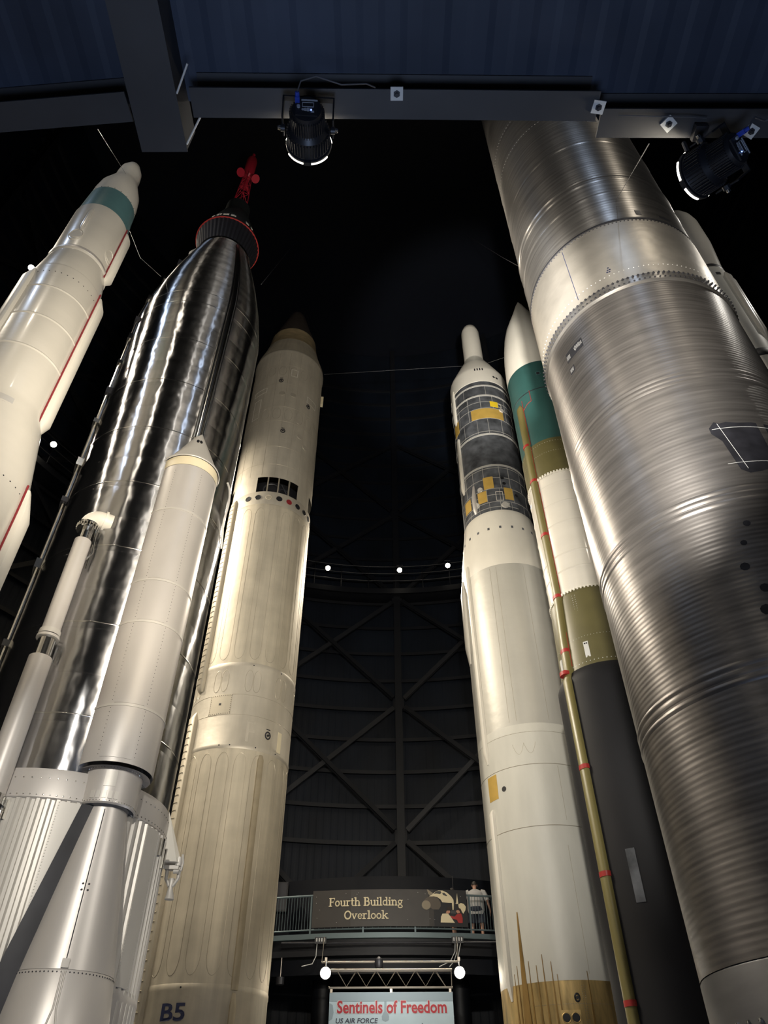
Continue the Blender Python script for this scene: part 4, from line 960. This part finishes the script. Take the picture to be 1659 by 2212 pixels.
p = Q @ Vector((-.075, -.07, -.285))
mb = MB(); mb.tube([tuple(p), (p.x+.05, p.y-.05, p.z+.08), (p.x+.2, p.y+.02, p.z+.2), (p.x+.4, p.y-.05, p.z+.22), (p.x+.6, p.y, p.z+.2)], .008, 6); o = mb.build('power_cable', WIRE, lb); mb = MB(); mb.tube([(-.73, -.22, .35), (-.48, -.22, .33), (-.18, -.22, .31), (-.03, -.2, .34)], .004, 6); mb.build('power_cable', WIRE, lb)
mb = MB(); mb.tube([(-.05, -.05, .15), (-.05, -.09, .40)], .02, 10); mb.box((-.05, -.09, .35), (.10, .12, .06)); mb.tube([(-.16, .0, .20), (-.16, -.02, .33)], .018, 8); mb.build('clamp', CHAR, lb)

# ------------------------------------------------------------------ overlook balcony
BC = (0.1, 38.7); BR = 14.3
def bp(phi, R_, z): return (BC[0]+R_*sin(rad(phi)), BC[1]-R_*cos(rad(phi)), z)
mb = MB(); mb.lathe([(BR, 6.36), (BR, 6.5), (10.0, 6.5), (10.0, 6.36), (BR, 6.36)], 60, -38, 38, c=BC)
struct(mb.build('balcony_deck', RAILM), 'pale edged curved floor slab of the overlook balcony', 'balcony')
mb = MB(); mb.lathe([(BR-.15, 6.36), (BR-.15, 5.95), (BR-.05, 5.95), (BR-.05, 5.92), (BR-.35, 5.92), (BR-.35, 6.36)], 60, -38, 38, c=BC)
struct(mb.build('balcony_edge_beam', STEELDK), 'black curved edge beam under the overlook balcony', 'beam')
mb = MB(); mb.lathe([(BR-.4, 5.9), (BR-.4, 5.5), (BR-1.2, 5.5)], 60, -38, 38, c=BC)
struct(mb.build('balcony_fascia', PANELDK), 'dark plain fascia below the overlook balcony beam', 'fascia')
mb = MB(); mb.lathe([(10.35, 6.5), (10.35, 9.1), (10.2, 9.1), (10.2, 6.5)], 60, -38, 38, c=BC)
struct(mb.build('wall_back', PANELDK), 'plain navy panel wall behind the overlook balcony', 'wall')
mb = MB(); mb.box((2.45, 28.37, 7.8), (.02, .04, 2.6)); struct(mb.build('trim_2', BLACK, smooth=False), 'thin dark joint in the navy panel wall', 'trim')
rl = thing('railing', 'grey-green metal railing with thin bars round the overlook balcony', 'railing', (BC[0], BC[1], 6.5))
def lb_(phi, z, R_=BR-.1): return (R_*sin(rad(phi)), -R_*cos(rad(phi)), z)
mb = MB(); mb.tube([lb_(a, 1.07) for a in range(-36, 37, 2)], .032, 8); mb.build('top_rail', RAILM, rl)
mb = MB(); mb.tube([lb_(a, .12) for a in range(-36, 37, 2)], .022, 8); mb.build('bottom_rail', RAILM, rl)
for k in range(96):
    a = -17.6+35.2*k/95
    if -9.6 < a < 10.0 and (k % 2): continue
    mb = MB(); mb.tube([lb_(a, .12), lb_(a, 1.06)], .009, 6); mb.build('baluster', RAILM, rl)
for a in (-17, -9.8, -3.2, 3.2, 10.2, 17):
    mb = MB(); mb.box(lb_(a, .52), (.05, .05, 1.05), Matrix.Rotation(rad(a), 3, 'Z')); mb.build('post', RAILM, rl, smooth=False)

# ---- overlook sign
sg = thing('sign', 'long brown FOURTH BUILDING OVERLOOK sign with a spaceplane picture on the balcony railing', 'sign', (BC[0], BC[1], 6.5))
SR = BR-.03; S0, S1 = -9.55, 9.75
mb = MB(); mb.panel(SR, S0, S1, .16, 1.18, .03, .0); bd = mb.build('sign_board', SIGNBR, sg, smooth=False)
mb = MB(); mb.panel(SR+.03, 5.55, S1, .16, 1.18, .004, .0); mb.build('picture_panel', SIGNDK, bd, smooth=False)
FS = SR+.034
def spt(x, y, o=0.006):   # sign coordinates: metres along the board from its left end, and up
    a = S0+math.degrees(x/FS); return ((FS+o)*sin(rad(a)), -(FS+o)*cos(rad(a)), y)
def poly(mb, pts, o=.006):
    n = len(pts); cx = sum(p[0] for p in pts)/n; cy = sum(p[1] for p in pts)/n
    V = [spt(x, y, o) for x, y in pts]+[spt(x, y, 0) for x, y in pts]+[spt(cx, cy, o)]
    mb.add(V, [(i, (i+1) % n, 2*n) for i in range(n)]+[(i, (i+1) % n, n+(i+1) % n, n+i) for i in range(n)])
def stroke(mb, pts, wd, o=.006):
    for (x0, y0), (x1, y1) in zip(pts[:-1], pts[1:]):
        L = math.hypot(x1-x0, y1-y0) or 1; nx, ny = -(y1-y0)/L*wd/2, (x1-x0)/L*wd/2
        ex, ey = (x1-x0)/L*wd*.12, (y1-y0)/L*wd*.12
        poly(mb, [(x0+nx-ex, y0+ny-ey), (x0-nx-ex, y0-ny-ey), (x1-nx+ex, y1-ny+ey), (x1+nx+ex, y1+ny+ey)], o)
def arc(cx, cy, rx, ry, a0, a1, n=12): return [(cx+rx*cos(rad(a0+(a1-a0)*i/n)), cy+ry*sin(rad(a0+(a1-a0)*i/n))) for i in range(n+1)]
W_ = .19; XH = .66; SF = .075
def serif(x, y, l=.2): return ('s', [(x-l, y), (x+l, y)], SF*1.3)
GL = {
 'F': (.80, [('s', [(.22, 0), (.22, 1)], W_), ('s', [(.05, .96), (.74, .96)], .09), ('s', [(.22, .52), (.56, .52)], .09), serif(.22, .04, .2), ('s', [(.72, 1), (.72, .74)], .07), ('s', [(.55, .66), (.55, .38)], .06)]),
 'O': (.92, [('s', arc(.45, .5, .34, .46, 0, 360, 28), .17)]),
 'o': (.66, [('s', arc(.32, .33, .23, .29, 0, 360, 24), .14)]),
 'u': (.78, [('s', [(.18, XH), (.18, .22)], .16), ('s', arc(.36, .2, .18, .17, 180, 320, 8), .12), ('s', [(.58, XH), (.58, 0)], .16), serif(.12, .62, .1), serif(.52, .62, .1), serif(.66, .04, .1)]),
 'r': (.58, [('s', [(.18, 0), (.18, XH)], .16), serif(.19, .04, .19), serif(.1, .62, .1), ('s', arc(.38, .42, .18, .2, 160, 50, 6), .13)]),
 't': (.50, [('s', [(.22, .9), (.22, .2)], .15), ('s', [(.02, .62), (.46, .62)], .085), ('s', arc(.36, .2, .14, .16, 180, 300, 6), .11)]),
 'h': (.80, [('s', [(.18, 0), (.18, 1)], .16), ('s', [(.60, 0), (.60, .42)], .16), ('s', arc(.40, .42, .2, .2, 0, 150, 8), .13), serif(.18, .04, .16), serif(.6, .04, .16), serif(.1, .96, .1)]),
 'B': (.86, [('s', [(.22, 0), (.22, 1)], W_), ('s', [(.04, .96), (.45, .96)], .085), ('s', [(.04, .04), (.48, .04)], .085), ('s', [(.22, .53), (.48, .53)], .08), ('s', arc(.45, .745, .2, .21, 90, -90, 10), .15), ('s', arc(.48, .285, .24, .245, 90, -90, 10), .16)]),
 'i': (.40, [('s', [(.2, 0), (.2, XH)], .16), serif(.2, .04, .18), serif(.12, .62, .1), ('s', [(.12, .88), (.28, .88)], .16)]),
 'l': (.40, [('s', [(.2, 0), (.2, 1)], .16), serif(.2, .04, .18), serif(.12, .96, .1)]),
 'd': (.74, [('s', [(.54, 0), (.54, 1)], .16), ('s', arc(.33, .33, .22, .28, 20, 340, 20), .13), serif(.48, .96, .1), serif(.62, .04, .1)]),
 'n': (.80, [('s', [(.18, 0), (.18, XH)], .16), ('s', [(.60, 0), (.60, .42)], .16), ('s', arc(.40, .42, .2, .2, 0, 150, 8), .13), serif(.18, .04, .16), serif(.6, .04, .16), serif(.1, .62, .1)]),
 'g': (.70, [('s', arc(.32, .42, .2, .2, 0, 360, 20), .13), ('s', [(.45, .6), (.66, .62)], .09), ('s', [(.22, .24), (.16, .12), (.5, .06)], .09), ('s', arc(.34, -.1, .26, .16, 60, -240, 16), .11)]),
 'v': (.70, [('s', [(.12, .62), (.34, .02)], .15), ('s', [(.34, .02), (.56, .62)], .10), serif(.12, .62, .13), serif(.56, .62, .12)]),
 'e': (.62, [('s', arc(.32, .33, .22, .28, 0, 320, 22), .13), ('s', [(.12, .34), (.54, .34)], .08)]),
 'k': (.78, [('s', [(.18, 0), (.18, 1)], .16), ('s', [(.2, .28), (.58, .62)], .10), ('s', [(.34, .4), (.64, .03)], .15), serif(.18, .04, .16), serif(.66, .04, .13), serif(.1, .96, .1), serif(.58, .62, .12)]),
}
def slab_text(mb, s, x, y, h, sx=1.0):
    for ch in s:
        if ch == ' ': x += .36*h*sx; continue
        wd, st = GL[ch]
        for _, pts, w_ in st: stroke(mb, [(x+px*h*sx, y+py*h) for px, py in pts], w_*h)
        x += wd*h*sx*.96
    return x
def tw(s, h, sx=1.0): return sum((.36 if c == ' ' else GL[c][0]*.96)*h*sx for c in s)
LN = math.radians(S1-S0)*FS
for s, yy, hh, cx in (('Fourth Building', .72, .235, .345), ('Overlook', .36, .225, .348)):
    mb = MB(); want = (.478 if s[0] == 'F' else .282)*LN; k = want/tw(s, hh); slab_text(mb, s, LN*cx-want/2, yy, hh, k); mb.build('lettering', SIGNCR, bd, smooth=False)
# picture of a spaceplane nose and two children, printed on the board
def u2(px, py): return ((px-318)/1010*LN, 1.18-(py-438)/(700-438)*1.02)   # picture layout -> board metres
def pic(name, m, pts, o=.010):
    mb = MB(); poly(mb, [u2(*p) for p in pts], o); return mb.build(name, m, bd, smooth=False)
def cp(pts): return [(770+.5*x, 237+.5*y) for x, y in pts]
def el_(cx, cy, rx, ry, n=16): return [(cx+rx*cos(2*PI*k/n), cy+ry*sin(2*PI*k/n)) for k in range(n)]
PBR = mat('picture_brown', (.10, .08, .06), 0, .6); PTN = mat('picture_tan', (.26, .215, .15), 0, .6); PWN = mat('picture_window', (.05, .05, .05), 0, .4)
PFA = mat('picture_face', (.48, .24, .15), 0, .6); PHR = mat('picture_hair', (.025, .015, .010), 0, .6)
pic('printed_wing', PTN, cp([(595, 405), (612, 408), (675, 460), (640, 500), (612, 470)]), .008)
pic('printed_fuselage', SIGNCR, cp([(620, 505), (660, 478), (700, 440), (745, 416), (800, 416), (860, 445), (915, 500), (940, 545), (942, 592), (870, 592), (790, 585), (770, 545), (730, 515), (680, 500)]), .010)
pic('printed_nose', PBR, cp([(540, 580), (575, 535), (620, 508), (685, 503), (735, 530), (765, 585), (770, 640), (740, 690), (660, 690), (600, 640)]), .012)
pic('printed_nose_cap', PTN, cp(el_(578, 630, 58, 66)), .014)
pic('printed_window', PWN, cp([(682, 468), (705, 440), (740, 422), (775, 424), (785, 450), (765, 470), (720, 462)]), .014)
pic('printed_window', PWN, cp([(795, 450), (825, 450), (862, 490), (845, 496), (805, 480)]), .014)
pic('printed_leg', SIGNCR, cp([(918, 590), (942, 590), (935, 690), (920, 690)]), .012)
pic('printed_fin', SIGNCR, cp([(992, 450), (1002, 600), (972, 605)]), .010)
pic('printed_engine_pod', SIGNCR, cp([(1000, 610), (1035, 590), (1075, 600), (1100, 640), (1090, 690), (1060, 740), (1035, 700), (1005, 650)]), .010)
pic('printed_child', SIGNCR, cp([(757, 872), (765, 790), (785, 748), (850, 742), (885, 780), (915, 830), (940, 872)]), .014)
pic('printed_face', PFA, cp([(830, 735), (845, 700), (880, 695), (888, 725), (862, 752)]), .016)
pic('printed_hair', PHR, cp([(848, 705), (850, 655), (885, 640), (900, 690), (880, 702)]), .018)
pic('printed_camera', PWN, cp([(892, 702), (965, 700), (962, 748), (895, 745)]), .018)
pic('printed_child', RED, cp([(880, 775), (940, 785), (975, 750), (1030, 735), (1046, 800), (1042, 872), (985, 872), (970, 830), (905, 812)]), .014)
pic('printed_face', PFA, cp([(965, 710), (980, 685), (1012, 690), (1015, 730), (982, 740)]), .016)
pic('printed_hair', PHR, cp([(970, 690), (990, 662), (1025, 670), (1040, 705), (1030, 740), (1016, 720), (1005, 695)]), .018)
mb = MB()
rg = random.Random(5)
for k in range(26): x, y = rg.uniform(.1, LN-.1), rg.uniform(.22, 1.12); poly(mb, [(x-.008, y), (x, y-.008), (x+.008, y), (x, y+.008)], .005)
mb.build('printed_dot', PLATE, bd, smooth=False)

# ------------------------------------------------------------------ under the balcony: pipes, boxes, camera, lamps, truss, banner
for x, nm_ in ((-2.02, 'left'), (2.34, 'right')):
    mb = MB(); mb.lathe([(.33, 0), (.33, 5.9)], 32); struct(mb.build('round_column', STEELDK, loc=(x, 27.0, 0)), 'dark round column standing under the balcony, %s of the banner' % nm_, 'column')
t = thing('lighting_bar', 'pale pipe hung under the balcony between the two bright banner lamps', 'pipe', (0, 22.6, 5.42))
mb = MB(); mb.tube([(-1.75, 0, 0), (1.95, 0, 0)], .028, 10); mb.build('pipe', TRUSSM, t)
for x in (-1.75, 1.95): mb = MB(); mb.tube([(x, 0, 0), (x+.03, .1, .62)], .01, 6); mb.build('hanger', TRUSSM, t)
mb = MB(); mb.tube([(-3.2, 0, 0), (3.4, 0, 0)], .03, 10); tag(mb.build('conduit', CHAR, loc=(.1, 24.2, 6.18)), 'long dark conduit along the lower edge of the balcony', 'pipe')
for x, s in ((-1.93, 'left'), (2.12, 'right')):
    t = thing('junction_box', 'small black outlet box with white sockets on the %s end of the balcony edge' % s, 'outlet box', (x, 24.1, 6.22))
    mb = MB(); mb.box((0, 0, 0), (.34, .12, .17)); mb.build('case', BLACK, t, smooth=False)
    for k in range(4): mb = MB(); mb.box((-.11+.075*k, -.065, .015), (.03, .012, .09)); mb.build('socket', PLATE, t, smooth=False)
    mb = MB()
    for k in range(3):
        if s == 'right': mb.tube([(-.08+.08*k, -.02, -.08), (-.10+.06*k, -.05, -.3), (-.25+.1*k, -.1, -.55), (-.6+.3*k, -.3, -.72)], .012, 6)
        elif k == 0: mb.tube([(-.1, -.02, -.08), (-.11, -.05, -.4), (-.2, -.1, -.6), (-.5, -.2, -.68)], .012, 6)
    mb.build('cable', PLATE, t)
def banner_lamp(loc, tilt, label):
    t = thing('flood_lamp', label, 'lamp', loc, 'bright lamps beside the banner')
    Q = Matrix.Rotation(rad(tilt), 3, 'Y') @ Matrix.Rotation(rad(98), 3, 'X')
    def go(mb, n, m):
        mb.v = [tuple(Q @ Vector(v)) for v in mb.v]; return mb.build(n, m, t)
    go(MB().lathe([(.04, -.22), (.09, -.18), (.13, -.02), (.15, .02)], 24, cap=True), 'housing', LAMPBLK)
    go(MB().lathe([(.001, .05), (.09, .04), (.145, .015)], 24), 'lens', mat('flood_glass', (1, .95, .8), 0, .3, emit=(1.0, .90, .70), es=26))
    mb = MB(); mb.tube([(0, 0, .12), (0, 0, .30)], .014, 8); mb.box((0, 0, .30), (.06, .05, .09)); mb.build('hook', TRUSSM, t)
    return t
banner_lamp((-1.57, 21.7, 5.03), -4, 'bright flood lamp at the upper left corner of the banner')
banner_lamp((1.91, 21.7, 5.03), 12, 'bright flood lamp at the upper right corner of the banner')
lamp_light('flood_lamp_light', 'SPOT', (-1.57, 21.8, 5.0), (-.4, 14, 2), 150, WARM, .25, 120)
lamp_light('flood_lamp_light', 'SPOT', (1.91, 21.8, 5.0), (.4, 14, 2), 150, WARM, .25, 120)
lamp_light('banner_wash_light', 'AREA', (.17, 19.5, 5.6), (.17, 22, 4.2), 60, NEUT, .5)
tr = thing('lighting_truss', 'pale metal lattice truss above the banner', 'truss', (.13, 22.0, 4.73))
for z, y in ((.02, 0), (.40, -.1), (.40, .1)):
    mb = MB(); mb.tube([(-1.62, y, z), (1.60, y, z)], .026, 10); mb.build('chord', TRUSSM, tr)
for y in (-.1, .1):
    mb = MB(); n = 11; pts = [(-1.42+2.84*i/n, y*(i % 2 == 0), .40 if i % 2 == 0 else .04) for i in range(n+1)]; mb.tube(pts, .011, 6); mb.build('lacing', TRUSSM, tr)
mb = MB(); mb.tube([(1.58, 0, .02), (1.58, -.1, .40)], .012, 6); mb.build('end_post', TRUSSM, tr)
for x in (-1.55, 0, 1.53): mb = MB(); mb.box((x, 0, -.05), (.06, .06, .08)); mb.build('clip', TRUSSM, tr, smooth=False)
bn = thing('banner', 'pale blue-grey SENTINELS OF FREEDOM banner hung below the truss', 'banner', (.13, 22.0, 0))
mb = MB(); mb.box((0, 0, 2.98), (3.18, .03, 3.28)); mb.build('sheet', BANNER, bn, smooth=False)
mb = MB(); mb.box((0, -.018, 4.55), (3.18, .006, .20)); mb.build('top_hem', BANNERG, bn, smooth=False)
mb = MB()
for cx, top, bot, wd in ((-.15, 4.62, 4.02, .055), (-1.50, 4.5, 4.05, .10), (1.0, 4.64, 4.58, .05)):  # pale grey silhouettes printed on the banner
    pts = [(cx-wd*.5, top), (cx+wd*.5, top), (cx+wd*.55, bot+.22), (cx+wd*1.7, bot+.12), (cx+wd*1.6, bot+.04), (cx, bot), (cx-wd*1.6, bot+.04), (cx-wd*1.7, bot+.12), (cx-wd*.55, bot+.22)]
    if cx == -1.5: pts = [(-1.585, 4.42), (-1.50, 4.38), (-1.47, 4.22), (-1.50, 4.08), (-1.585, 4.04)]
    if cx == 1.0: pts = [(.94, 4.64), (1.06, 4.64), (1.0, 4.58)]
    mb = MB(); mb.add([(x, -.020, z) for x, z in pts], [tuple(range(len(pts)))]); mb.build('printed_silhouette', BANNERG, bn, smooth=False)
def flat_text(name, body, x, z, width, height, m, y, bold, shear=0, depth=.004):
    me = text_mesh(body, 1.0, bold, shear=shear, depth=depth)
    xs = [v.co.x for v in me.vertices]; ys = [v.co.y for v in me.vertices]; x0, x1, y0, y1 = min(xs), max(xs), min(ys), max(ys)
    for v in me.vertices: v.co = (x+(v.co.x-x0)/(x1-x0)*width, y-v.co.z, z+(v.co.y-y0)/(y1-y0)*height)
    me.materials.append(m); return link(bpy.data.objects.new(name, me), bn)
CRIM = mat('crimson_lettering', (.42, .02, .035), 0, .5); GREYL = mat('slate_lettering', (.05, .06, .09), 0, .5)
flat_text('lettering_outline', 'Sentinels of Freedom', -1.41, 4.185, 2.84, .295, PLATE, -.022, .05)
flat_text('lettering_edge', 'Sentinels of Freedom', -1.385, 4.197, 2.80, .272, CRIM, -.028, .022)
flat_text('lettering', 'US AIR FORCE', -1.41, 3.992, 1.07, .108, GREYL, -.022, .02, .15)
flat_text('lettering', 'STRATEGIC MISSILES', -1.41, 3.84, 1.58, .108, GREYL, -.022, .02, .15)
mb = MB(); mb.add([(.77, -.022, 3.99), (.79, -.022, 3.99), (.84, -.022, 3.6), (.78, -.022, 3.6)], [(0, 1, 2, 3)]); mb.build('printed_missile', GREYL, bn, smooth=False)
t = thing('security_camera', 'dark dome security camera hanging above the truss', 'camera', (-.19, 22.2, 5.42))
MB().lathe([(.03, .06), (.05, .04), (.10, .0), (.11, -.04), (.11, -.16), (.095, -.2)], 28, cap=True).build('housing', CHAR, t)
MB().lathe([(.088, -.2), (.08, -.245), (.05, -.275), (.001, -.285)], 28).build('dome', mat('dark_dome', (.01, .01, .012), 0, .08), t)
t = thing('pendant_fixture', 'small dark cylinder fixture hanging at left under the balcony', 'fixture', (-2.85, 22.6, 5.08))
MB().lathe([(.10, -.02), (.11, -.0), (.11, -.17), (.09, -.18)], 20, cap=True).build('body', CHAR, t)
mb = MB(); mb.tube([(0, 0, 0), (0, 0, .45)], .012, 6); mb.build('stem', TRUSSM, t)
t = thing('loudspeaker', 'black loudspeaker on the navy wall at the left end of the balcony', 'speaker', (-3.78, 28.4, 8.35))
mb = MB(); mb.box((0, -.2, 0), (.55, .4, .95)); mb.build('cabinet', BLACK, t, smooth=False)
mb = MB(); mb.box((0, -.41, 0), (.48, .02, .86)); mb.build('grille', CHAR, t, smooth=False)

# ------------------------------------------------------------------ people
def skin_mesh(name, joints, bones, matl, parent, sub=2, root=0, solid=None):
    me = bpy.data.meshes.new(name); me.from_pydata([j[:3] for j in joints], bones, [])
    o = bpy.data.objects.new(name, me); COL.objects.link(o)
    sk = o.modifiers.new('skin', 'SKIN'); lay = me.skin_vertices[0].data if me.skin_vertices else None
    if lay is None:
        bm = bmesh.new(); bm.from_mesh(me); bm.verts.layers.skin.verify(); bm.to_mesh(me); bm.free(); lay = me.skin_vertices[0].data
    for i, j in enumerate(joints):
        r = j[3]; lay[i].radius = (r, r) if isinstance(r, (int, float)) else r
        lay[i].use_root = (i == root)
    ss = o.modifiers.new('sub', 'SUBSURF'); ss.levels = sub; ss.render_levels = sub
    dg = bpy.context.evaluated_depsgraph_get(); dg.update()
    m2 = bpy.data.meshes.new_from_object(o.evaluated_get(dg)); bpy.data.objects.remove(o)
    for p in m2.polygons: p.use_smooth = True
    m2.materials.clear(); m2.materials.append(matl); m2.name = name
    return link(bpy.data.objects.new(name, m2), parent)
def person(loc, rot, label, h=1.76, stout=1.0, shirt=SHIRT, bald=False):
    t = thing('person', label, 'person', loc); t.rotation_euler = (0, 0, rot); t.scale = (h/1.76,)*3
    J = []; Bn = []
    def j(x, y, z, r, p=None):
        J.append((x, y, z, r)); i = len(J)-1
        if p is not None: Bn.append((p, i))
        return i
    s = stout
    pel = j(0, 0, .93, (.17*s, .14*s)); bel = j(0, .02*s, 1.10, (.165*s, .145*s), pel); ch = j(0, 0, 1.32, (.175*s, .12*s), bel)
    nk0 = j(0, -.01, 1.47, .075, ch); nk = j(0, 0, 1.53, .055, nk0); hd = j(0, .02, 1.62, (.078, .092), nk); hd2 = j(0, .015, 1.70, (.072, .088), hd)
    for sx in (-1, 1):
        sh = j(sx*.20*s, -.01, 1.42, .062, ch); el = j(sx*.30*s, -.03, 1.15, .045, sh); wr = j(sx*.34*s, .03, .90, .030, el); pm = j(sx*.345*s, .05, .83, (.018, .036), wr)
        for k, (dy, ln) in enumerate(((-.028, .075), (-.010, .088), (.009, .084), (.026, .068))):
            f0 = j(sx*.345*s, .05+dy, .79, .0095, pm); f1 = j(sx*.342*s, .055+dy, .79-ln*.55, .0088, f0); j(sx*.33*s, .062+dy, .79-ln, .0075, f1)
        t0 = j(sx*.33*s, .085, .845, .012, pm); j(sx*.32*s, .105, .79, .009, t0)
        hp = j(sx*.10*s, 0, .86, .095*s, pel); kn = j(sx*.115*s, .01, .49, .062, hp); an = j(sx*.12*s, -.02, .09, .042, kn); ft = j(sx*.125*s, .06, .045, .04, an); j(sx*.13*s, .17, .035, .032, ft)
    skin_mesh('body', J, Bn, SKIN, t)
    # shirt, shorts, hair, shoes and face details as clothing over the body
    mb = MB()
    prof = [(.74, .205, .17), (.80, .21, .18), (.95, .212, .185), (1.10, .21, .185), (1.25, .208, .165), (1.36, .215, .145), (1.43, .195, .115), (1.48, .115, .09), (1.505, .075, .07)]
    n = 28; V = []; F = []
    for z, a, b in prof:
        for k in range(n): q = 2*PI*k/n; V.append((a*s*cos(q), b*s*sin(q)+.01*(z < 1.3), z))
    for i in range(len(prof)-1):
        for k in range(n): F.append((i*n+k, i*n+(k+1) % n, (i+1)*n+(k+1) % n, (i+1)*n+k))
    mb.add(V, F)
    for sx in (-1, 1): mb.tube([(sx*.15*s, -.01, 1.42), (sx*.215*s, -.012, 1.40), (sx*.27*s, -.025, 1.26), (sx*.295*s, -.03, 1.16)], .08, 16, False, [.09, .092, .085, .08])
    mb.build('shirt', shirt, t)
    mb = MB(); mb.lathe([(.19*s, .96), (.195*s, .86), (.17*s, .80)], 24)
    for sx in (-1, 1): mb.tube([(sx*.095*s, 0, .86), (sx*.11*s, 0, .66), (sx*.115*s, .0, .50)], .1, 18, False, [.115*s, .115*s, .11*s])
    mb.build('shorts', DENIM, t)
    for sx in (-1, 1):
        mb = MB(); mb.tube([(sx*.12*s, -.09, .045), (sx*.12*s, .0, .05), (sx*.128*s, .12, .045), (sx*.132*s, .19, .035)], .05, 14, True, [.035, .055, .052, .03]); mb.build('shoe', BLACK, t)
    mb = MB(); n = 20; V = []; F = []
    for i in range(8):
        ph = (-.30+1.9*i/7)
        for k in range(n):
            q = 2*PI*k/n; cz = sin(min(ph, PI/2)); rr = cos(min(ph, PI/2)); V.append((.088*rr*cos(q), .012+.102*rr*sin(q)-(.012 if ph < .2 else 0), 1.665+.098*cz))
    for i in range(7):
        for k in range(n):
            q = 2*PI*(k+.5)/n
            if i < 3 and sin(q) > .35: continue
            F.append((i*n+k, i*n+(k+1) % n, (i+1)*n+(k+1) % n, (i+1)*n+k))
    mb.add(V, F); mb.build('hair', HAIR, t)
    mb = MB(); 
    for sx in (-1, 1): mb.add([(sx*(.086+.010*o)+0, .01+.022*cos(2*PI*k/10), 1.625+.034*sin(2*PI*k/10)) for o in (0, 1) for k in range(10)], [(k, (k+1) % 10, 10+(k+1) % 10, 10+k) for k in range(10)]+[tuple(10+k for k in range(10))])
    mb.tube([(0, .10, 1.655), (0, .128, 1.62), (0, .105, 1.60)], .012, 8, True, [.008, .016, .01]); mb.build('ears_and_nose', SKIN, t)
    mb = MB()
    for sx in (-1, 1): mb.rivet((sx*.032, .098, 1.655), (0, 1, 0), .010)
    mb.box((0, .102, 1.575), (.045, .008, .010)); mb.build('eyes_and_mouth', HAIR, t)
    return t
person((2.93, 25.75, 6.5), rad(-8), 'heavy-set person in a grey t-shirt seen from behind at the balcony railing', 1.74, 1.32)
person((2.20, 25.9, 6.5), rad(70), 'shorter person whose head just shows above the sign', 1.58, .9)

# ------------------------------------------------------------------ guy cables
def cable(pts, label, r=.008):
    o = MB().tube([Vector(p)-Vector(pts[0]) for p in pts], r, 6).build('guy_cable', WIRE, loc=pts[0]); return tag(o, label, 'cable')
cable([(-2.78, 20.46, 28.7), (3.70, 19.96, 28.62)], 'thin cable strung between the dark-nosed missile and the bottle-neck missile', .009)
cable([(4.72, 19.50, 28.20), (4.55, 15.85, 23.6)], 'thin cable from the bottle-neck missile to the pointed white nose', .008)
cable([(-3.61, 11.13, 20.70), (-5.22, 21.37, 43.65)], 'thin cable rising from the polished rocket shoulder to the roof', .008)
cable([(5.2, 21.38, 44.0), (3.79, 11.38, 22.7), (3.3, 8.6, 17.0)], 'thin cable rising from the huge booster to the roof', .007)
cable([(-5.60, 7.50, 16.75), (-5.84, 8.6, 17.6), (-5.85, 9.75, 18.75)], 'thin sagging cable between the glossy white missile and the polished rocket', .005)
cable([(-2.14, 2.04, 7.32), (-6.0, 7.05, 18.6)], 'thin cable from the roof edge to the glossy white missile nose', .003)
cable([(1.99, 2.11, 7.18), (4.30, 5.90, 14.6)], 'thin rod from the roof edge down to the booster', .004)
